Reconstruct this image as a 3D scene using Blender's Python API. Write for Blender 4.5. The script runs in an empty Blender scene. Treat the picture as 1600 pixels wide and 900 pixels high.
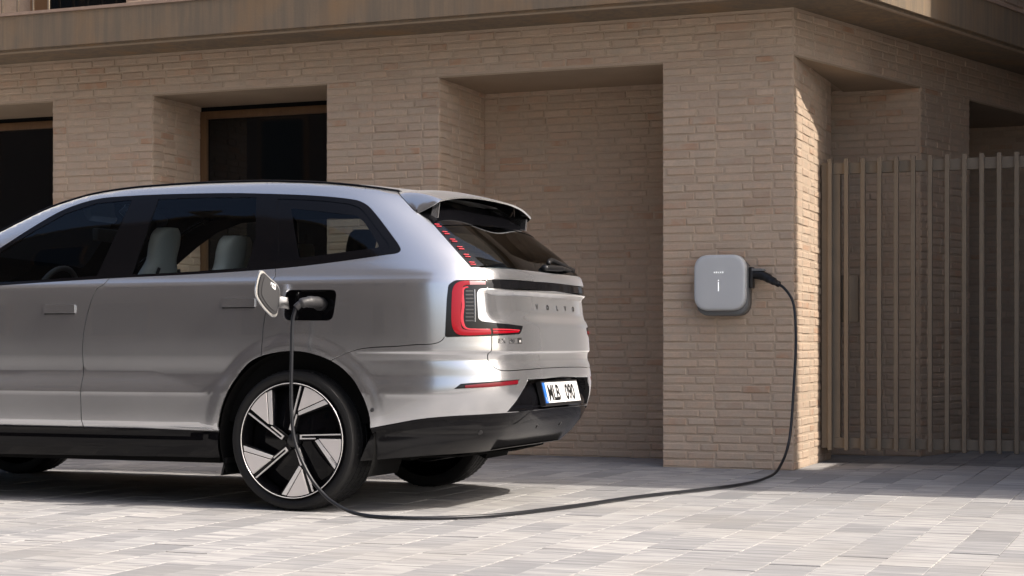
import bpy, bmesh, math, random
import numpy as np
from mathutils import Vector, Matrix
from mathutils.geometry import delaunay_2d_cdt

random.seed(7); RNG = np.random.default_rng(11)
scene = bpy.context.scene
COL = scene.collection
R = math.radians

# ---------------------------------------------------------------- camera
# world frame: X along the street front (to the right), Y into the house, Z up; origin at the foot of the corner pier
cam = bpy.data.cameras.new('camera'); cam_o = bpy.data.objects.new('camera', cam); COL.objects.link(cam_o)
cam_o.location = (2.525, -11.634, .84); cam_o.rotation_euler = (R(90), 0, R(21.5))
cam.sensor_width = 36; cam.lens = 60.75; cam.shift_y = .0575; cam.clip_end = 600
scene.camera = cam_o
# ---------------------------------------------------------------- sky and sun
SUN_EL, SUN_AZ = 44.0, -1.2        # azimuth measured from +X towards +Y
w = bpy.data.worlds.new('World'); scene.world = w; w.use_nodes = True
nt = w.node_tree; bg = nt.nodes['Background']
sky = nt.nodes.new('ShaderNodeTexSky'); sky.sky_type = 'NISHITA'; sky.sun_disc = False
sky.sun_elevation = R(SUN_EL); sky.sun_rotation = R(90 - SUN_AZ)
sky.air_density = .8; sky.dust_density = 5.0; sky.ozone_density = .6
nt.links.new(sky.outputs[0], bg.inputs[0]); bg.inputs[1].default_value = .15
sun = bpy.data.lights.new('sun', 'SUN'); sun.energy = 3.0; sun.angle = R(.6); sun.color = (1, .92, .83)
sun_o = bpy.data.objects.new('sun', sun); COL.objects.link(sun_o)
sd = Vector((math.cos(R(SUN_EL))*math.cos(R(SUN_AZ)), math.cos(R(SUN_EL))*math.sin(R(SUN_AZ)), math.sin(R(SUN_EL))))
sun_o.rotation_euler = sd.to_track_quat('Z', 'Y').to_euler(); sun_o.location = (20, -5, 20)
# ---------------------------------------------------------------- exposure
vs = scene.view_settings
vs.view_transform = 'Standard'; vs.look = 'None'; vs.gamma = 1; vs.use_curve_mapping = False; vs.exposure = .83
scene.cycles.use_denoising = True
scene.cycles.max_bounces = 10; scene.cycles.transparent_max_bounces = 16
scene.cycles.sample_clamp_indirect = 6

# ---------------------------------------------------------------- materials
def mat(name, col=(.5,.5,.5), rough=.6, metal=0, spec=.5, coat=0, coat_rough=.03, emit=None, estr=0):
    m = bpy.data.materials.new(name); m.use_nodes = True
    b = m.node_tree.nodes['Principled BSDF']
    b.inputs['Base Color'].default_value = (*col, 1); b.inputs['Roughness'].default_value = rough
    b.inputs['Metallic'].default_value = metal; b.inputs['Specular IOR Level'].default_value = spec
    b.inputs['Coat Weight'].default_value = coat; b.inputs['Coat Roughness'].default_value = coat_rough
    if emit: b.inputs['Emission Color'].default_value = (*emit, 1); b.inputs['Emission Strength'].default_value = estr
    return m
class NG:
    def __init__(s, m): s.m = m; s.t = m.node_tree; s.b = s.t.nodes['Principled BSDF']
    def n(s, typ, **k):
        x = s.t.nodes.new('ShaderNode'+typ)
        for a, v in k.items():
            if hasattr(x, a): setattr(x, a, v)
        return x
    def l(s, a, b): s.t.links.new(a, b)
    def pos(s, scale=(1,1,1), rot=(0,0,0), obj=False):
        mp = s.n('Mapping'); mp.inputs['Scale'].default_value = scale; mp.inputs['Rotation'].default_value = rot
        if obj: s.l(s.n('TexCoord').outputs['Object'], mp.inputs[0])
        else: s.l(s.n('NewGeometry').outputs['Position'], mp.inputs[0])
        return mp.outputs[0]
    def noise(s, vec, scale, detail=4, rough=.55, dist=0):
        x = s.n('TexNoise'); x.inputs['Scale'].default_value = scale; x.inputs['Detail'].default_value = detail
        x.inputs['Roughness'].default_value = rough; x.inputs['Distortion'].default_value = dist
        s.l(vec, x.inputs['Vector']); return x.outputs['Fac']
    def ramp(s, fac, stops):
        r = s.n('ValToRGB'); el = r.color_ramp.elements
        while len(el) < len(stops): el.new(.5)
        for e, (p, c) in zip(el, stops): e.position = p; e.color = (*c, 1) if len(c) == 3 else c
        s.l(fac, r.inputs[0]); return r.outputs[0]
    def mix(s, fac, a, b, blend='MIX'):
        x = s.n('Mix'); x.data_type = 'RGBA'; x.blend_type = blend
        for sock, v in ((x.inputs[0], fac), (x.inputs[6], a), (x.inputs[7], b)):
            if hasattr(v, 'links'): s.l(v, sock)
            elif isinstance(v, (int, float)): sock.default_value = v
            else: sock.default_value = (*v, 1)
        return x.outputs[2]
    def math(s, op, a, b=0.0):
        x = s.n('Math'); x.operation = op
        for sock, v in ((x.inputs[0], a), (x.inputs[1], b)):
            if hasattr(v, 'links'): s.l(v, sock)
            else: sock.default_value = v
        return x.outputs[0]
    def bump(s, h, strength=.3, dist=.01):
        x = s.n('Bump'); x.inputs['Strength'].default_value = strength; x.inputs['Distance'].default_value = dist
        s.l(h, x.inputs['Height']); s.l(x.outputs[0], s.b.inputs['Normal'])
    def col(s, c): s.l(c, s.b.inputs['Base Color'])

def brick_mat(name, individual):
    g = NG(mat(name, rough=.9, spec=.25))
    if individual: tone = g.n('ObjectInfo').outputs['Random']
    else:
        a = g.n('Attribute', attribute_name='tone'); tone = a.outputs['Fac']
    c = g.ramp(tone, [(0,(.54,.385,.275)), (.15,(.63,.465,.34)), (.45,(.70,.525,.38)), (.65,(.67,.475,.335)), (.82,(.73,.56,.415)), (.95,(.63,.40,.265)), (1,(.57,.33,.20))])
    p = g.pos()
    n1 = g.noise(p, 9, 5); n2 = g.noise(p, 60, 4); n3 = g.noise(g.pos((1,1,3)), 3, 3)
    c = g.mix(g.ramp(n1, [(.42,(0,0,0)), (.68,(1,1,1))]), c, (.60,.48,.36))
    c = g.mix(g.math('MULTIPLY', n2, .5), c, (.36,.29,.23), 'MIX')
    c = g.mix(g.ramp(n3, [(.35,(.25,.25,.25)), (.7,(0,0,0))]), c, (.40,.33,.27))
    g.col(c); g.bump(g.math('ADD', n2, g.math('MULTIPLY', n1, .8)), .55, .006)
    return g.m
M = {}
M['brick'] = brick_mat('brick_single', True); M['bricks'] = brick_mat('brick_joined', False)
def plaster(name, c1, c2, scale=5, stretch=(1,1,1), rough=.9, bump=.3, bd=.004, fine=80):
    g = NG(mat(name, rough=rough, spec=.25)); p = g.pos(stretch)
    n = g.noise(p, scale, 6, .6); f = g.noise(g.pos(), fine, 4)
    c = g.mix(g.ramp(n, [(.3,(0,0,0)), (.7,(1,1,1))]), c1, c2)
    c = g.mix(g.math('MULTIPLY', f, .35), c, tuple(x*.75 for x in c1))
    g.col(c); g.bump(f, bump, bd); return g.m
M['mortar'] = plaster('mortar', (.59,.465,.35), (.51,.40,.30), 12, bump=.6, bd=.008)
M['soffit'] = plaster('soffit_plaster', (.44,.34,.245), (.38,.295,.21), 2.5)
def concrete():
    g = NG(mat('stained_concrete', rough=.9, spec=.25)); p = g.pos()
    n = g.noise(p, 2.2, 5, .6); st = g.noise(g.pos((9,9,.5)), 2.2, 5, .6); f = g.noise(p, 70, 4)
    c = g.mix(g.ramp(n, [(.35,(0,0,0)), (.65,(1,1,1))]), (.255,.195,.135), (.30,.222,.145))
    c = g.mix(g.ramp(st, [(.40,(.75,.75,.75)), (.60,(0,0,0))]), c, (.195,.16,.122))
    c = g.mix(g.ramp(g.noise(g.pos((2,2,1)), 1.3, 3), [(.52,(0,0,0)), (.7,(.8,.8,.8))]), c, (.34,.215,.115))
    c = g.mix(g.math('MULTIPLY', f, .3), c, (.19,.15,.11))
    g.col(c); g.bump(f, .35, .004); return g.m
M['concrete'] = concrete()
M['coping'] = plaster('clay_coping', (.46,.33,.25), (.38,.27,.21), 14)
def paver_mat(name, individual):
    g = NG(mat(name, rough=.85, spec=.3))
    if individual: tone = g.n('ObjectInfo').outputs['Random']
    else: tone = g.n('Attribute', attribute_name='tone').outputs['Fac']
    c = g.ramp(tone, [(0,(.20,.203,.208)), (.12,(.285,.286,.288)), (.40,(.36,.358,.354)), (.75,(.42,.412,.40)), (.9,(.44,.43,.415)), (1,(.31,.312,.316))])
    off = g.n('CombineXYZ'); g.l(g.math('MULTIPLY', tone, 37.0), off.inputs[1]); g.l(g.math('MULTIPLY', tone, 11.0), off.inputs[0])
    add = g.n('VectorMath'); add.operation = 'ADD'; g.l(g.pos((2.2,26,1)), add.inputs[0]); g.l(off.outputs[0], add.inputs[1])
    s1 = g.noise(add.outputs[0], 1.0, 5, .62, .3)
    c = g.mix(g.ramp(s1, [(.36,(.95,.95,.95)), (.54,(0,0,0))]), c, (.20,.202,.212))
    c = g.mix(g.ramp(s1, [(.57,(0,0,0)), (.72,(.85,.85,.85))]), c, (.52,.505,.485))
    f = g.noise(g.pos(), 110, 4); d = g.noise(g.pos(), 1.1, 4)
    c = g.mix(g.math('MULTIPLY', f, .3), c, (.25,.24,.23))
    c = g.mix(g.ramp(d, [(.45,(0,0,0)), (.72,(.6,.6,.6))]), c, (.27,.258,.24))
    g.col(c); g.bump(f, .3, .004); return g.m
M['paver'] = paver_mat('paver_single', True); M['pavers'] = paver_mat('paver_joined', False)
M['sand'] = plaster('joint_sand', (.27,.25,.225), (.20,.185,.17), 20, bump=.5)
M['asphalt'] = plaster('street_paving', (.50,.48,.455), (.44,.42,.40), 3)
M['gate'] = plaster('gate_paint', (.235,.195,.148), (.20,.167,.128), 6, rough=.55, bump=.1, bd=.001)
M['wframe'] = plaster('window_timber', (.20,.115,.058), (.15,.085,.045), 3, (12,12,1), rough=.5, bump=.15)
M['dark'] = mat('dark_void', (.008,.008,.008), .9, spec=.1)
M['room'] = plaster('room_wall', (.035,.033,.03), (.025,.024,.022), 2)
M['curtain'] = plaster('dark_curtain', (.03,.028,.026), (.02,.019,.018), 4, (20,20,1))
M['stone'] = plaster('pale_render', (.46,.42,.37), (.40,.365,.32), 1.2)
M['darkwall'] = plaster('dark_brick_wall', (.11,.085,.07), (.085,.066,.055), 2)
M['road'] = plaster('road_asphalt', (.085,.083,.08), (.065,.064,.063), 6, bump=.5, fine=140)
M['winglass'] = mat('window_glass', (.006,.007,.008), .03, spec=.5)
def clear_glass(name, tint, fr=1.38, rough=0.0):
    m = bpy.data.materials.new(name); m.use_nodes = True; t = m.node_tree; t.nodes.clear()
    o = t.nodes.new('ShaderNodeOutputMaterial'); mx = t.nodes.new('ShaderNodeMixShader'); f = t.nodes.new('ShaderNodeFresnel')
    a = t.nodes.new('ShaderNodeBsdfTransparent'); b = t.nodes.new('ShaderNodeBsdfGlossy')
    f.inputs[0].default_value = fr; a.inputs[0].default_value = (*tint, 1); b.inputs['Roughness'].default_value = rough
    b.inputs['Color'].default_value = (.9,.95,1,1)
    t.links.new(f.outputs[0], mx.inputs[0]); t.links.new(a.outputs[0], mx.inputs[1]); t.links.new(b.outputs[0], mx.inputs[2]); t.links.new(mx.outputs[0], o.inputs[0])
    return m
M['cglass'] = clear_glass('car_window_glass', (.88,.93,.91))
M['pglass'] = clear_glass('car_privacy_glass', (.40,.44,.43))
M['rglass'] = clear_glass('car_rear_glass', (.30,.32,.31), 1.45)
def paint():
    g = NG(mat('silver_paint', (.60,.595,.60), .34, .92, coat=1, coat_rough=.015))
    g.b.inputs['Sheen Weight'].default_value = 1.0; g.b.inputs['Sheen Roughness'].default_value = .40
    fl = g.noise(g.pos(), 1600, 1); g.col(g.mix(g.math('MULTIPLY', fl, .16), (.60,.61,.63), (.50,.508,.525)))
    d = g.noise(g.pos(), 2.4, 4); g.l(g.ramp(d, [(.3,(.18,.18,.18)), (.7,(.22,.22,.22))]), g.b.inputs['Roughness'])
    return g.m
M['paint'] = paint()
M['black'] = mat('gloss_black_trim', (.004,.004,.005), .06, spec=.22)
M['satin'] = mat('satin_black_trim', (.012,.012,.013), .38)
M['lowb'] = mat('black_bumper', (.009,.009,.010), .22, spec=.4)
M['plastic'] = mat('grey_black_plastic', (.028,.028,.030), .5)
M['tub'] = mat('cabin_black', (.006,.006,.006), .9, spec=.1)
M['rubber'] = mat('tyre_rubber', (.010,.010,.0105), .55, spec=.3)
def tread():
    g = NG(mat('tyre_tread', (.020,.020,.021), .7, spec=.3)); return g.m
M['tread'] = tread()
M['alloy'] = mat('machined_alloy', (.78,.74,.71), .34, .25)
M['alloyl'] = mat('bright_machined_edge', (.84,.82,.80), .25, .4)
M['iron'] = mat('brake_iron', (.10,.09,.085), .45, .8)
M['red'] = mat('red_lamp_lens', (.24,.001,.008), .10, emit=(1,.006,.03), estr=.03)
M['redthin'] = mat('red_lamp_line', (.48,.03,.045), .15, emit=(1,.04,.08), estr=.06)
M['redref'] = mat('red_reflector', (.13,.002,.008), .18)
M['smoke'] = mat('smoked_lamp_lens', (.006,.006,.007), .05, spec=.4)
M['clearl'] = mat('frosted_lamp_tip', (.42,.24,.25), .2)
M['chrome'] = mat('dark_chrome', (.30,.30,.30), .25, 1)
M['darkletter'] = mat('dark_badge', (.03,.03,.03), .3)
M['platew'] = mat('plate_white', (.80,.80,.80), .35); M['plateb'] = mat('plate_blue', (.03,.15,.50), .35); M['ink'] = mat('plate_ink', (.008,.008,.008), .4)
M['seat'] = plaster('pale_seat_cloth', (.78,.79,.75), (.70,.71,.68), 6)
M['seat2'] = mat('dark_seat_trim', (.03,.03,.03), .7)
M['cover'] = mat('charger_silver', (.62,.635,.635), .40, .10)
M['chback'] = mat('charger_grey_back', (.16,.165,.165), .45)
M['lit'] = mat('charger_light', (.8,.8,.8), .4, emit=(1,1,1), estr=.7)
M['cable'] = mat('cable_sheath', (.009,.010,.013), .40)
M['flapin'] = mat('flap_liner', (.018,.018,.020), .5)

# ---------------------------------------------------------------- object helpers
def link(name, me, m=None, parent=None):
    o = bpy.data.objects.new(name, me); COL.objects.link(o)
    if m is not None and me is not None:
        if isinstance(m, str): m = M[m]
        me.materials.append(m)
    if parent is not None: o.parent = parent
    return o
def empty(name, loc=(0,0,0), parent=None):
    o = bpy.data.objects.new(name, None); COL.objects.link(o); o.location = loc; o.empty_display_size = .2
    if parent is not None: o.parent = parent
    return o
def tag(o, label=None, cat=None, group=None, kind=None):
    if label: o['label'] = label
    if cat: o['category'] = cat
    if group: o['group'] = group
    if kind: o['kind'] = kind
    return o
class MB:
    def __init__(s): s.v = []; s.f = []; s.t = []; s.mi = []
    def add(s, vs, fs, tone=0.0, mi=0):
        n = len(s.v); s.v += [tuple(map(float, p)) for p in vs]; s.f += [tuple(i+n for i in f) for f in fs]
        s.t += [tone]*len(fs); s.mi += [mi]*len(fs); return s
    def box(s, x0, x1, y0, y1, z0, z1, tone=0.0, mi=0):
        return s.add([(x0,y0,z0),(x1,y0,z0),(x1,y1,z0),(x0,y1,z0),(x0,y0,z1),(x1,y0,z1),(x1,y1,z1),(x0,y1,z1)],
              [(0,3,2,1),(4,5,6,7),(0,1,5,4),(1,2,6,5),(2,3,7,6),(3,0,4,7)], tone, mi)
    def prism(s, poly, z0, z1, tone=0.0, mi=0):
        n = len(poly)
        a = sum(poly[i][0]*poly[(i+1)%n][1]-poly[(i+1)%n][0]*poly[i][1] for i in range(n))
        if a < 0: poly = poly[::-1]
        vs = [(x,y,z0) for x,y in poly]+[(x,y,z1) for x,y in poly]
        fs = [tuple(range(n-1,-1,-1)), tuple(range(n,2*n))]+[(i,(i+1)%n,n+(i+1)%n,n+i) for i in range(n)]
        return s.add(vs, fs, tone, mi)
    def mesh(s, name, smooth=False, tones=False):
        me = bpy.data.meshes.new(name); me.from_pydata(s.v, [], s.f)
        if tones:
            a = me.attributes.new('tone', 'FLOAT', 'FACE'); a.data.foreach_set('value', s.t)
        if any(s.mi): me.polygons.foreach_set('material_index', s.mi)
        if smooth: me.polygons.foreach_set('use_smooth', [True]*len(s.f))
        me.update(); return me
    def build(s, name, m, parent=None, smooth=False, tones=False, bevel=0, seg=2):
        mats = m if isinstance(m, (list, tuple)) else [m]
        o = link(name, s.mesh(name, smooth, tones), mats[0], parent)
        for x in mats[1:]: o.data.materials.append(M[x] if isinstance(x, str) else x)
        if bevel:
            bm = bmesh.new(); bm.from_mesh(o.data)
            bmesh.ops.bevel(bm, geom=bm.edges[:], offset=bevel, segments=seg, affect='EDGES', profile=.5, clamp_overlap=True)
            bm.to_mesh(o.data); bm.free()
            o.data.polygons.foreach_set('use_smooth', [True]*len(o.data.polygons)); o.data.set_sharp_from_angle(angle=R(40))
        return o
def catmull(pts, n=10, closed=False):
    P_ = [np.array(p, float) for p in pts]; out = []; N_ = len(P_)
    for i in range(N_ if closed else N_-1):
        if closed: a, b, c, d = P_[(i-1)%N_], P_[i], P_[(i+1)%N_], P_[(i+2)%N_]
        else: b, c = P_[i], P_[i+1]; a = P_[i-1] if i else 2*b-c; d = P_[i+2] if i+2 < N_ else 2*c-b
        def tj(t, p, r): return t+max(np.linalg.norm(r-p), 1e-9)**.5
        t0 = 0; t1 = tj(t0,a,b); t2 = tj(t1,b,c); t3 = tj(t2,c,d)
        for t in np.linspace(t1, t2, n, endpoint=False):
            A1=(t1-t)/(t1-t0)*a+(t-t0)/(t1-t0)*b; A2=(t2-t)/(t2-t1)*b+(t-t1)/(t2-t1)*c; A3=(t3-t)/(t3-t2)*c+(t-t2)/(t3-t2)*d
            B1=(t2-t)/(t2-t0)*A1+(t-t0)/(t2-t0)*A2; B2=(t3-t)/(t3-t1)*A2+(t-t1)/(t3-t1)*A3
            out.append((t2-t)/(t2-t1)*B1+(t-t1)/(t2-t1)*B2)
    if not closed: out.append(P_[-1])
    return out
def tube(pts, rad, sides=10, flat=(1,1)):
    mb = MB(); pts = [Vector(p) for p in pts]; n = len(pts); up = Vector((0,0,1)); rings = []
    prev = None
    for i, p in enumerate(pts):
        t = (pts[min(i+1,n-1)]-pts[max(i-1,0)]).normalized()
        if prev is None: a = t.cross(up if abs(t.z) < .9 else Vector((0,1,0))).normalized()
        else: a = (prev-t*prev.dot(t)).normalized()
        prev = a; b = t.cross(a); r = rad[i] if hasattr(rad, '__len__') else rad
        rings.append([p+a*(r*flat[0]*math.cos(2*math.pi*k/sides))+b*(r*flat[1]*math.sin(2*math.pi*k/sides)) for k in range(sides)])
    vs = [v for r in rings for v in r]; fs = []
    for i in range(n-1):
        for k in range(sides): fs.append((i*sides+k, i*sides+(k+1)%sides, (i+1)*sides+(k+1)%sides, (i+1)*sides+k))
    fs.append(tuple(range(sides-1,-1,-1))); fs.append(tuple((n-1)*sides+k for k in range(sides)))
    return mb.add(vs, fs)
def lathe(prof, seg=64, axis='y', caps=False):
    # prof: (radius, along); around the Y axis
    mb = MB(); vs = []; fs = []; n = len(prof)
    for k in range(seg):
        a = 2*math.pi*k/seg
        for r, y in prof: vs.append((r*math.cos(a), y, r*math.sin(a)))
    for k in range(seg):
        for i in range(n-1): fs.append((k*n+i, ((k+1)%seg)*n+i, ((k+1)%seg)*n+i+1, k*n+i+1))
    return mb.add(vs, fs)
def text_geo(body, size, spacing=1.0, offset=0.0, extrude=0.0, align='LEFT'):
    c = bpy.data.curves.new('txt', 'FONT'); c.body = body; c.size = size; c.space_character = spacing; c.offset = offset
    c.extrude = extrude; c.align_x = align; c.resolution_u = 4
    o = bpy.data.objects.new('txt', c); COL.objects.link(o)
    dg = bpy.context.evaluated_depsgraph_get(); dg.update()
    me = o.evaluated_get(dg).to_mesh()
    vs = [tuple(v.co) for v in me.vertices]; fs = [tuple(p.vertices) for p in me.polygons]
    o.evaluated_get(dg).to_mesh_clear(); bpy.data.objects.remove(o); bpy.data.curves.remove(c)
    return vs, fs
F_, V0_, TH_ = 2700., 542., R(21.5)
def proj(p):
    x, y, z = p[0]-2.525, p[1]+11.634, p[2]-.84
    xc = x*math.cos(TH_)+y*math.sin(TH_); yc = -x*math.sin(TH_)+y*math.cos(TH_)
    return 800+F_*xc/yc, V0_-F_*z/yc, yc

# ================================================================ ground
g = MB(); g.add([(-160,-160,0),(160,-160,0),(160,160,0),(-160,160,0)], [(0,1,2,3)])
ground = g.build('ground', 'asphalt'); tag(ground, kind='structure'); ground.location.z = -.03
PX0, PX1, PY0, PY1 = -13.0, 9.0, -8.4, 3.2
g = MB(); g.add([(-70,-16.98,-.022),(70,-16.98,-.022),(70,-8.6,-.022),(-70,-8.6,-.022)], [(0,1,2,3)]); tag(g.build('road', 'road'), kind='structure')
g = MB(); g.box(-30, 30, -8.6, -8.405, -.05, -.002); tag(g.build('kerb', 'concrete', bevel=.012), kind='structure')
g = MB(); g.box(PX0, PX1, PY0, PY1, -.029, -.009)
pavement = g.build('pavement', 'sand'); tag(pavement, kind='structure')
cands = []
ncol = int((PX1-PX0)/.2)
for i in range(ncol):
    x0 = PX0+i*.2; y = PY0-random.random()*.43
    while y < PY1:
        L = random.choice((.40,.43,.43,.46))
        a, b = max(y, PY0), min(y+L, PY1)
        if b-a > .05:
            u, v, d = proj((x0+.1, (a+b)/2, 0))
            vis = d > 1 and -20 < u < 1620 and v < 910
            cands.append((((b-a)*.2/d**2*(.84/d)) if vis else 0, x0, a, b))
        y += L
cands.sort(key=lambda c: -c[0])
def paver_shape(mb, x0, x1, y0, y1, z, tone):
    c = .0015; tl = [random.uniform(-.0007,.0007) for _ in range(4)]
    vs = [(x0,y0,-.012),(x1,y0,-.012),(x1,y1,-.012),(x0,y1,-.012),(x0,y0,z-c+tl[0]),(x1,y0,z-c+tl[1]),(x1,y1,z-c+tl[2]),(x0,y1,z-c+tl[3]),
          (x0+c,y0+c,z+tl[0]),(x1-c,y0+c,z+tl[1]),(x1-c,y1-c,z+tl[2]),(x0+c,y1-c,z+tl[3])]
    fs = [(0,1,5,4),(1,2,6,5),(2,3,7,6),(3,0,4,7),(4,5,9,8),(5,6,10,9),(6,7,11,10),(7,4,8,11),(8,9,10,11)]
    mb.add(vs, fs, tone)
shared = {}
rest = MB()
for k, (sc_, x0, a, b) in enumerate(cands):
    jx = random.uniform(.0008,.0026); jy = random.uniform(.001,.004); z = random.uniform(-.0015,.0015)
    if k < 300:
        key = round(b-a, 2)
        if key not in shared:
            mb = MB(); paver_shape(mb, .0016, .1984, .002, key-.002, 0, 0); shared[key] = mb.mesh('paver'); shared[key].materials.append(M['paver'])
        o = bpy.data.objects.new('paver', shared[key]); COL.objects.link(o); o.parent = pavement
        o.location = (x0, a, z); o.rotation_euler = (random.uniform(-.002,.002), random.uniform(-.0035,.0035), 0)
    else: paver_shape(rest, x0+jx, x0+.2-jx, a+jy, b-jy, z, random.random())
o = rest.build('paving', 'pavers', pavement, tones=True); o['kind'] = 'stuff'

# ================================================================ the brick house
house = empty('brick_house', (0,0,0))
tag(house, 'beige brick house with a concrete ledge and deep wall recesses', 'building')
HL, HB = .058, .046                       # course height, brick height
EX, EY = .310, .951                       # direction of the side street front
ZS, ZL = 3.15, 2.83                       # underside of the ledge, underside of the lintels
bricks = []                               # (score, o, d, n, t0, t1, z0, z1, proud)
def field(o, d, n, t0, t1, z0, z1, ph0=0.0, prot=.0065):
    k0 = int(math.floor(z0/HL)); k = k0
    while k*HL < z1-.01:
        za, zb = k*HL+.006, k*HL+.006+HB
        za, zb = max(za, z0+.001), min(zb, z1-.001)
        if zb-za > .012:
            xs = []; ph = ph0+random.uniform(-.02,.02)
            if k % 2 == 0:
                t = -.135*2+ph-3*.405+math.floor((t0-ph)/.405)*.405; h = True
                while t < t1+.5:
                    L = .135 if h else .27; xs.append((t, t+L)); t += L; h = not h
            else:
                t = .0675+ph-.405*4+math.floor((t0-ph)/.405)*.405
                while t < t1+.5:
                    L = .2025+random.uniform(-.012,.012); xs.append((t, t+L)); t += .2025 if abs(L-.2025) < .002 else L
            for a, b in xs:
                ja, jb = random.uniform(.003,.010), random.uniform(.003,.010)
                a2, b2 = max(a+ja, t0), min(b-jb, t1)
                if b2-a2 < .03: continue
                bricks.append([0, o, d, n, a2, b2, za+random.uniform(-.0025,.0025), zb+random.uniform(-.0025,.0025), prot+random.uniform(-.0035,.0030)])
        k += 1
def brick_verts(o, d, n, a, b, z0, z1, p, local=None):
    c = .005; back = -.022; rj = lambda m: random.uniform(-m, m)
    vs = []
    for dep, ins, jm in ((back,0,0), (p-c*.9,0,.0016), (p,c,.0018)):
        for t, z in ((a+ins,z0+ins),(b-ins,z0+ins),(b-ins,z1-ins),(a+ins,z1-ins)):
            t2, z2 = t+rj(jm), z+rj(jm)
            vs.append((o[0]+d[0]*t2+n[0]*(dep+rj(jm*.5)), o[1]+d[1]*t2+n[1]*(dep+rj(jm*.5)), z2))
    flip = d[0]*n[1]-d[1]*n[0]
    fs = [(0,1,5,4),(1,2,6,5),(2,3,7,6),(3,0,4,7),(4,5,9,8),(5,6,10,9),(6,7,11,10),(7,4,8,11),(8,9,10,11)]
    if flip > 0: fs = [f[::-1] for f in fs]
    return vs, fs
XL = -9.5
# street front: piers, wall above the openings, jambs, recess back walls
Fd, Fn = (1,0), (0,-1)
field((0,0), Fd, Fn, -.922, -.006, 0, ZL)
field((0,0), Fd, Fn, -3.56, -2.635, 0, ZL, -.2)
field((0,0), Fd, Fn, -6.044, -5.105, 0, ZL, -.1)
field((0,0), Fd, Fn, -9.4, -8.2, 0, ZL, -.1)
field((0,0), Fd, Fn, XL, -.006, ZL, ZS)
Jd, Jn = (0,1), (1,0)
field((0,0), Jd, Jn, .0, 1.290, 0, ZL, 0, .0042)
field((-2.635,0), Jd, Jn, .006, .872, 0, ZL, .1)
field((-5.105,0), Jd, Jn, .006, .700, 0, ZL, .06)
field((0,.877), Fd, Fn, -2.63, -.925, 0, ZL, .05)
field((0,1.80), Fd, Fn, -.9, .575, 0, ZL, .05, .008)
# side street front
Sd, Sn = (EX,EY), (EY,-EX)
field((0,0), Sd, Sn, .008, 7.5, ZL, ZS, .0)
field((0,0), Sd, Sn, 1.90, 2.75, 0, ZL, .1)
field((0,4.45), Fd, Fn, -.9, 1.42, 0, ZL, .1)
# upper storey
field((0,.30), Fd, Fn, -5.55, .0, 3.46, 4.2, 0)
field((.095,.305), Sd, Sn, .0, 7.5, 3.46, 4.2, 0)
for b in bricks:
    o_, d_, n_ = b[1:4]; tm = (b[4]+b[5])/2
    p0 = (o_[0]+d_[0]*b[4], o_[1]+d_[1]*b[4], b[6]); p1 = (o_[0]+d_[0]*b[5], o_[1]+d_[1]*b[5], b[7])
    u0, v0, q0 = proj(p0); u1, v1, q1 = proj(p1)
    pm = (o_[0]+d_[0]*tm, o_[1]+d_[1]*tm)
    facing = n_[0]*(2.525-pm[0])+n_[1]*(-11.634-pm[1]) > 0
    vis = facing and 0 < (u0+u1)/2 < 1600 and 0 < (v0+v1)/2 < 900 and ((u0+u1)/2 > 930 or v0 < 270) and not ((u0+u1)/2 > 1290 and v0 > 150)
    b[0] = abs(u1-u0)*abs(v1-v0) if vis else 0
bricks.sort(key=lambda b: -b[0])
core = empty('wall', (0,0,0), house)
# the mortar bodies of the walls are one mesh; bricks sit proud of it
wm = MB()
wm.box(-.922, -.0, .0, 1.296, 0, ZL-.001)
wm.box(-3.56, -2.635, .0, 1.1, 0, ZL-.001); wm.box(-6.044, -5.105, .0, 1.1, 0, ZL-.001); wm.box(-9.4, -8.2, 0, 1.1, 0, ZL-.001)
wm.box(-2.636, -.9205, .877, 1.1, 0, ZL-.002)
wm.prism([(XL,0),(0,0),(EX*7.6,EY*7.6),(-1.2,EY*7.6),(-1.2,1.3),(XL,1.3)], ZL, ZS+.01)
wm.box(-1.6, .578, 1.80, 2.0, 0, ZL-.003)
def sidebox(t0, t1, dep, z0, z1):
    wm.prism([(EX*t0,EY*t0),(EX*t1,EY*t1),(EX*t1-dep*EY,EY*t1+dep*EX),(EX*t0-dep*EY,EY*t0+dep*EX)], z0, z1)
sidebox(1.895, 2.755, .8, 0, ZL-.004)
wm.prism([(-1.0,4.45),(EX*4.679,4.45),(EX*7.6,EY*7.6),(-1.0,EY*7.6)], 0, ZL-.005)
wm.box(-1.2, -1.0, 1.3, 7.2, 0, ZL-.006)
# upper storey body
wm.prism([(-5.55,.30),(.0,.30),(.095,.305),(.095+EX*7.6,.305+EY*7.6),(-4,8),(-5.55,6)], 3.44, 7.6)
wm.box(-5.552, -5.54, .31, 3, 3.44, 7.6)
COL.objects.unlink(core); bpy.data.objects.remove(core)
wall = wm.build('wall', 'mortar', house)
rest = MB(); pier_shared = 0
for k, b in enumerate(bricks):
    if k < 300:
        mb = MB(); o_, d_, n_ = b[1:4]; tm, zm = (b[4]+b[5])/2, (b[6]+b[7])/2
        c = (o_[0]+d_[0]*tm, o_[1]+d_[1]*tm, zm)
        vs, fs = brick_verts(*b[1:]); mb.add([(x-c[0],y-c[1],z-c[2]) for x,y,z in vs], fs)
        o = mb.build('brick', 'brick', wall); o.location = c
    else:
        t = random.random(); vs, fs = brick_verts(*b[1:]); rest.add(vs, fs, t)
o = rest.build('brickwork', 'bricks', house, tones=True); o['kind'] = 'stuff'
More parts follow.
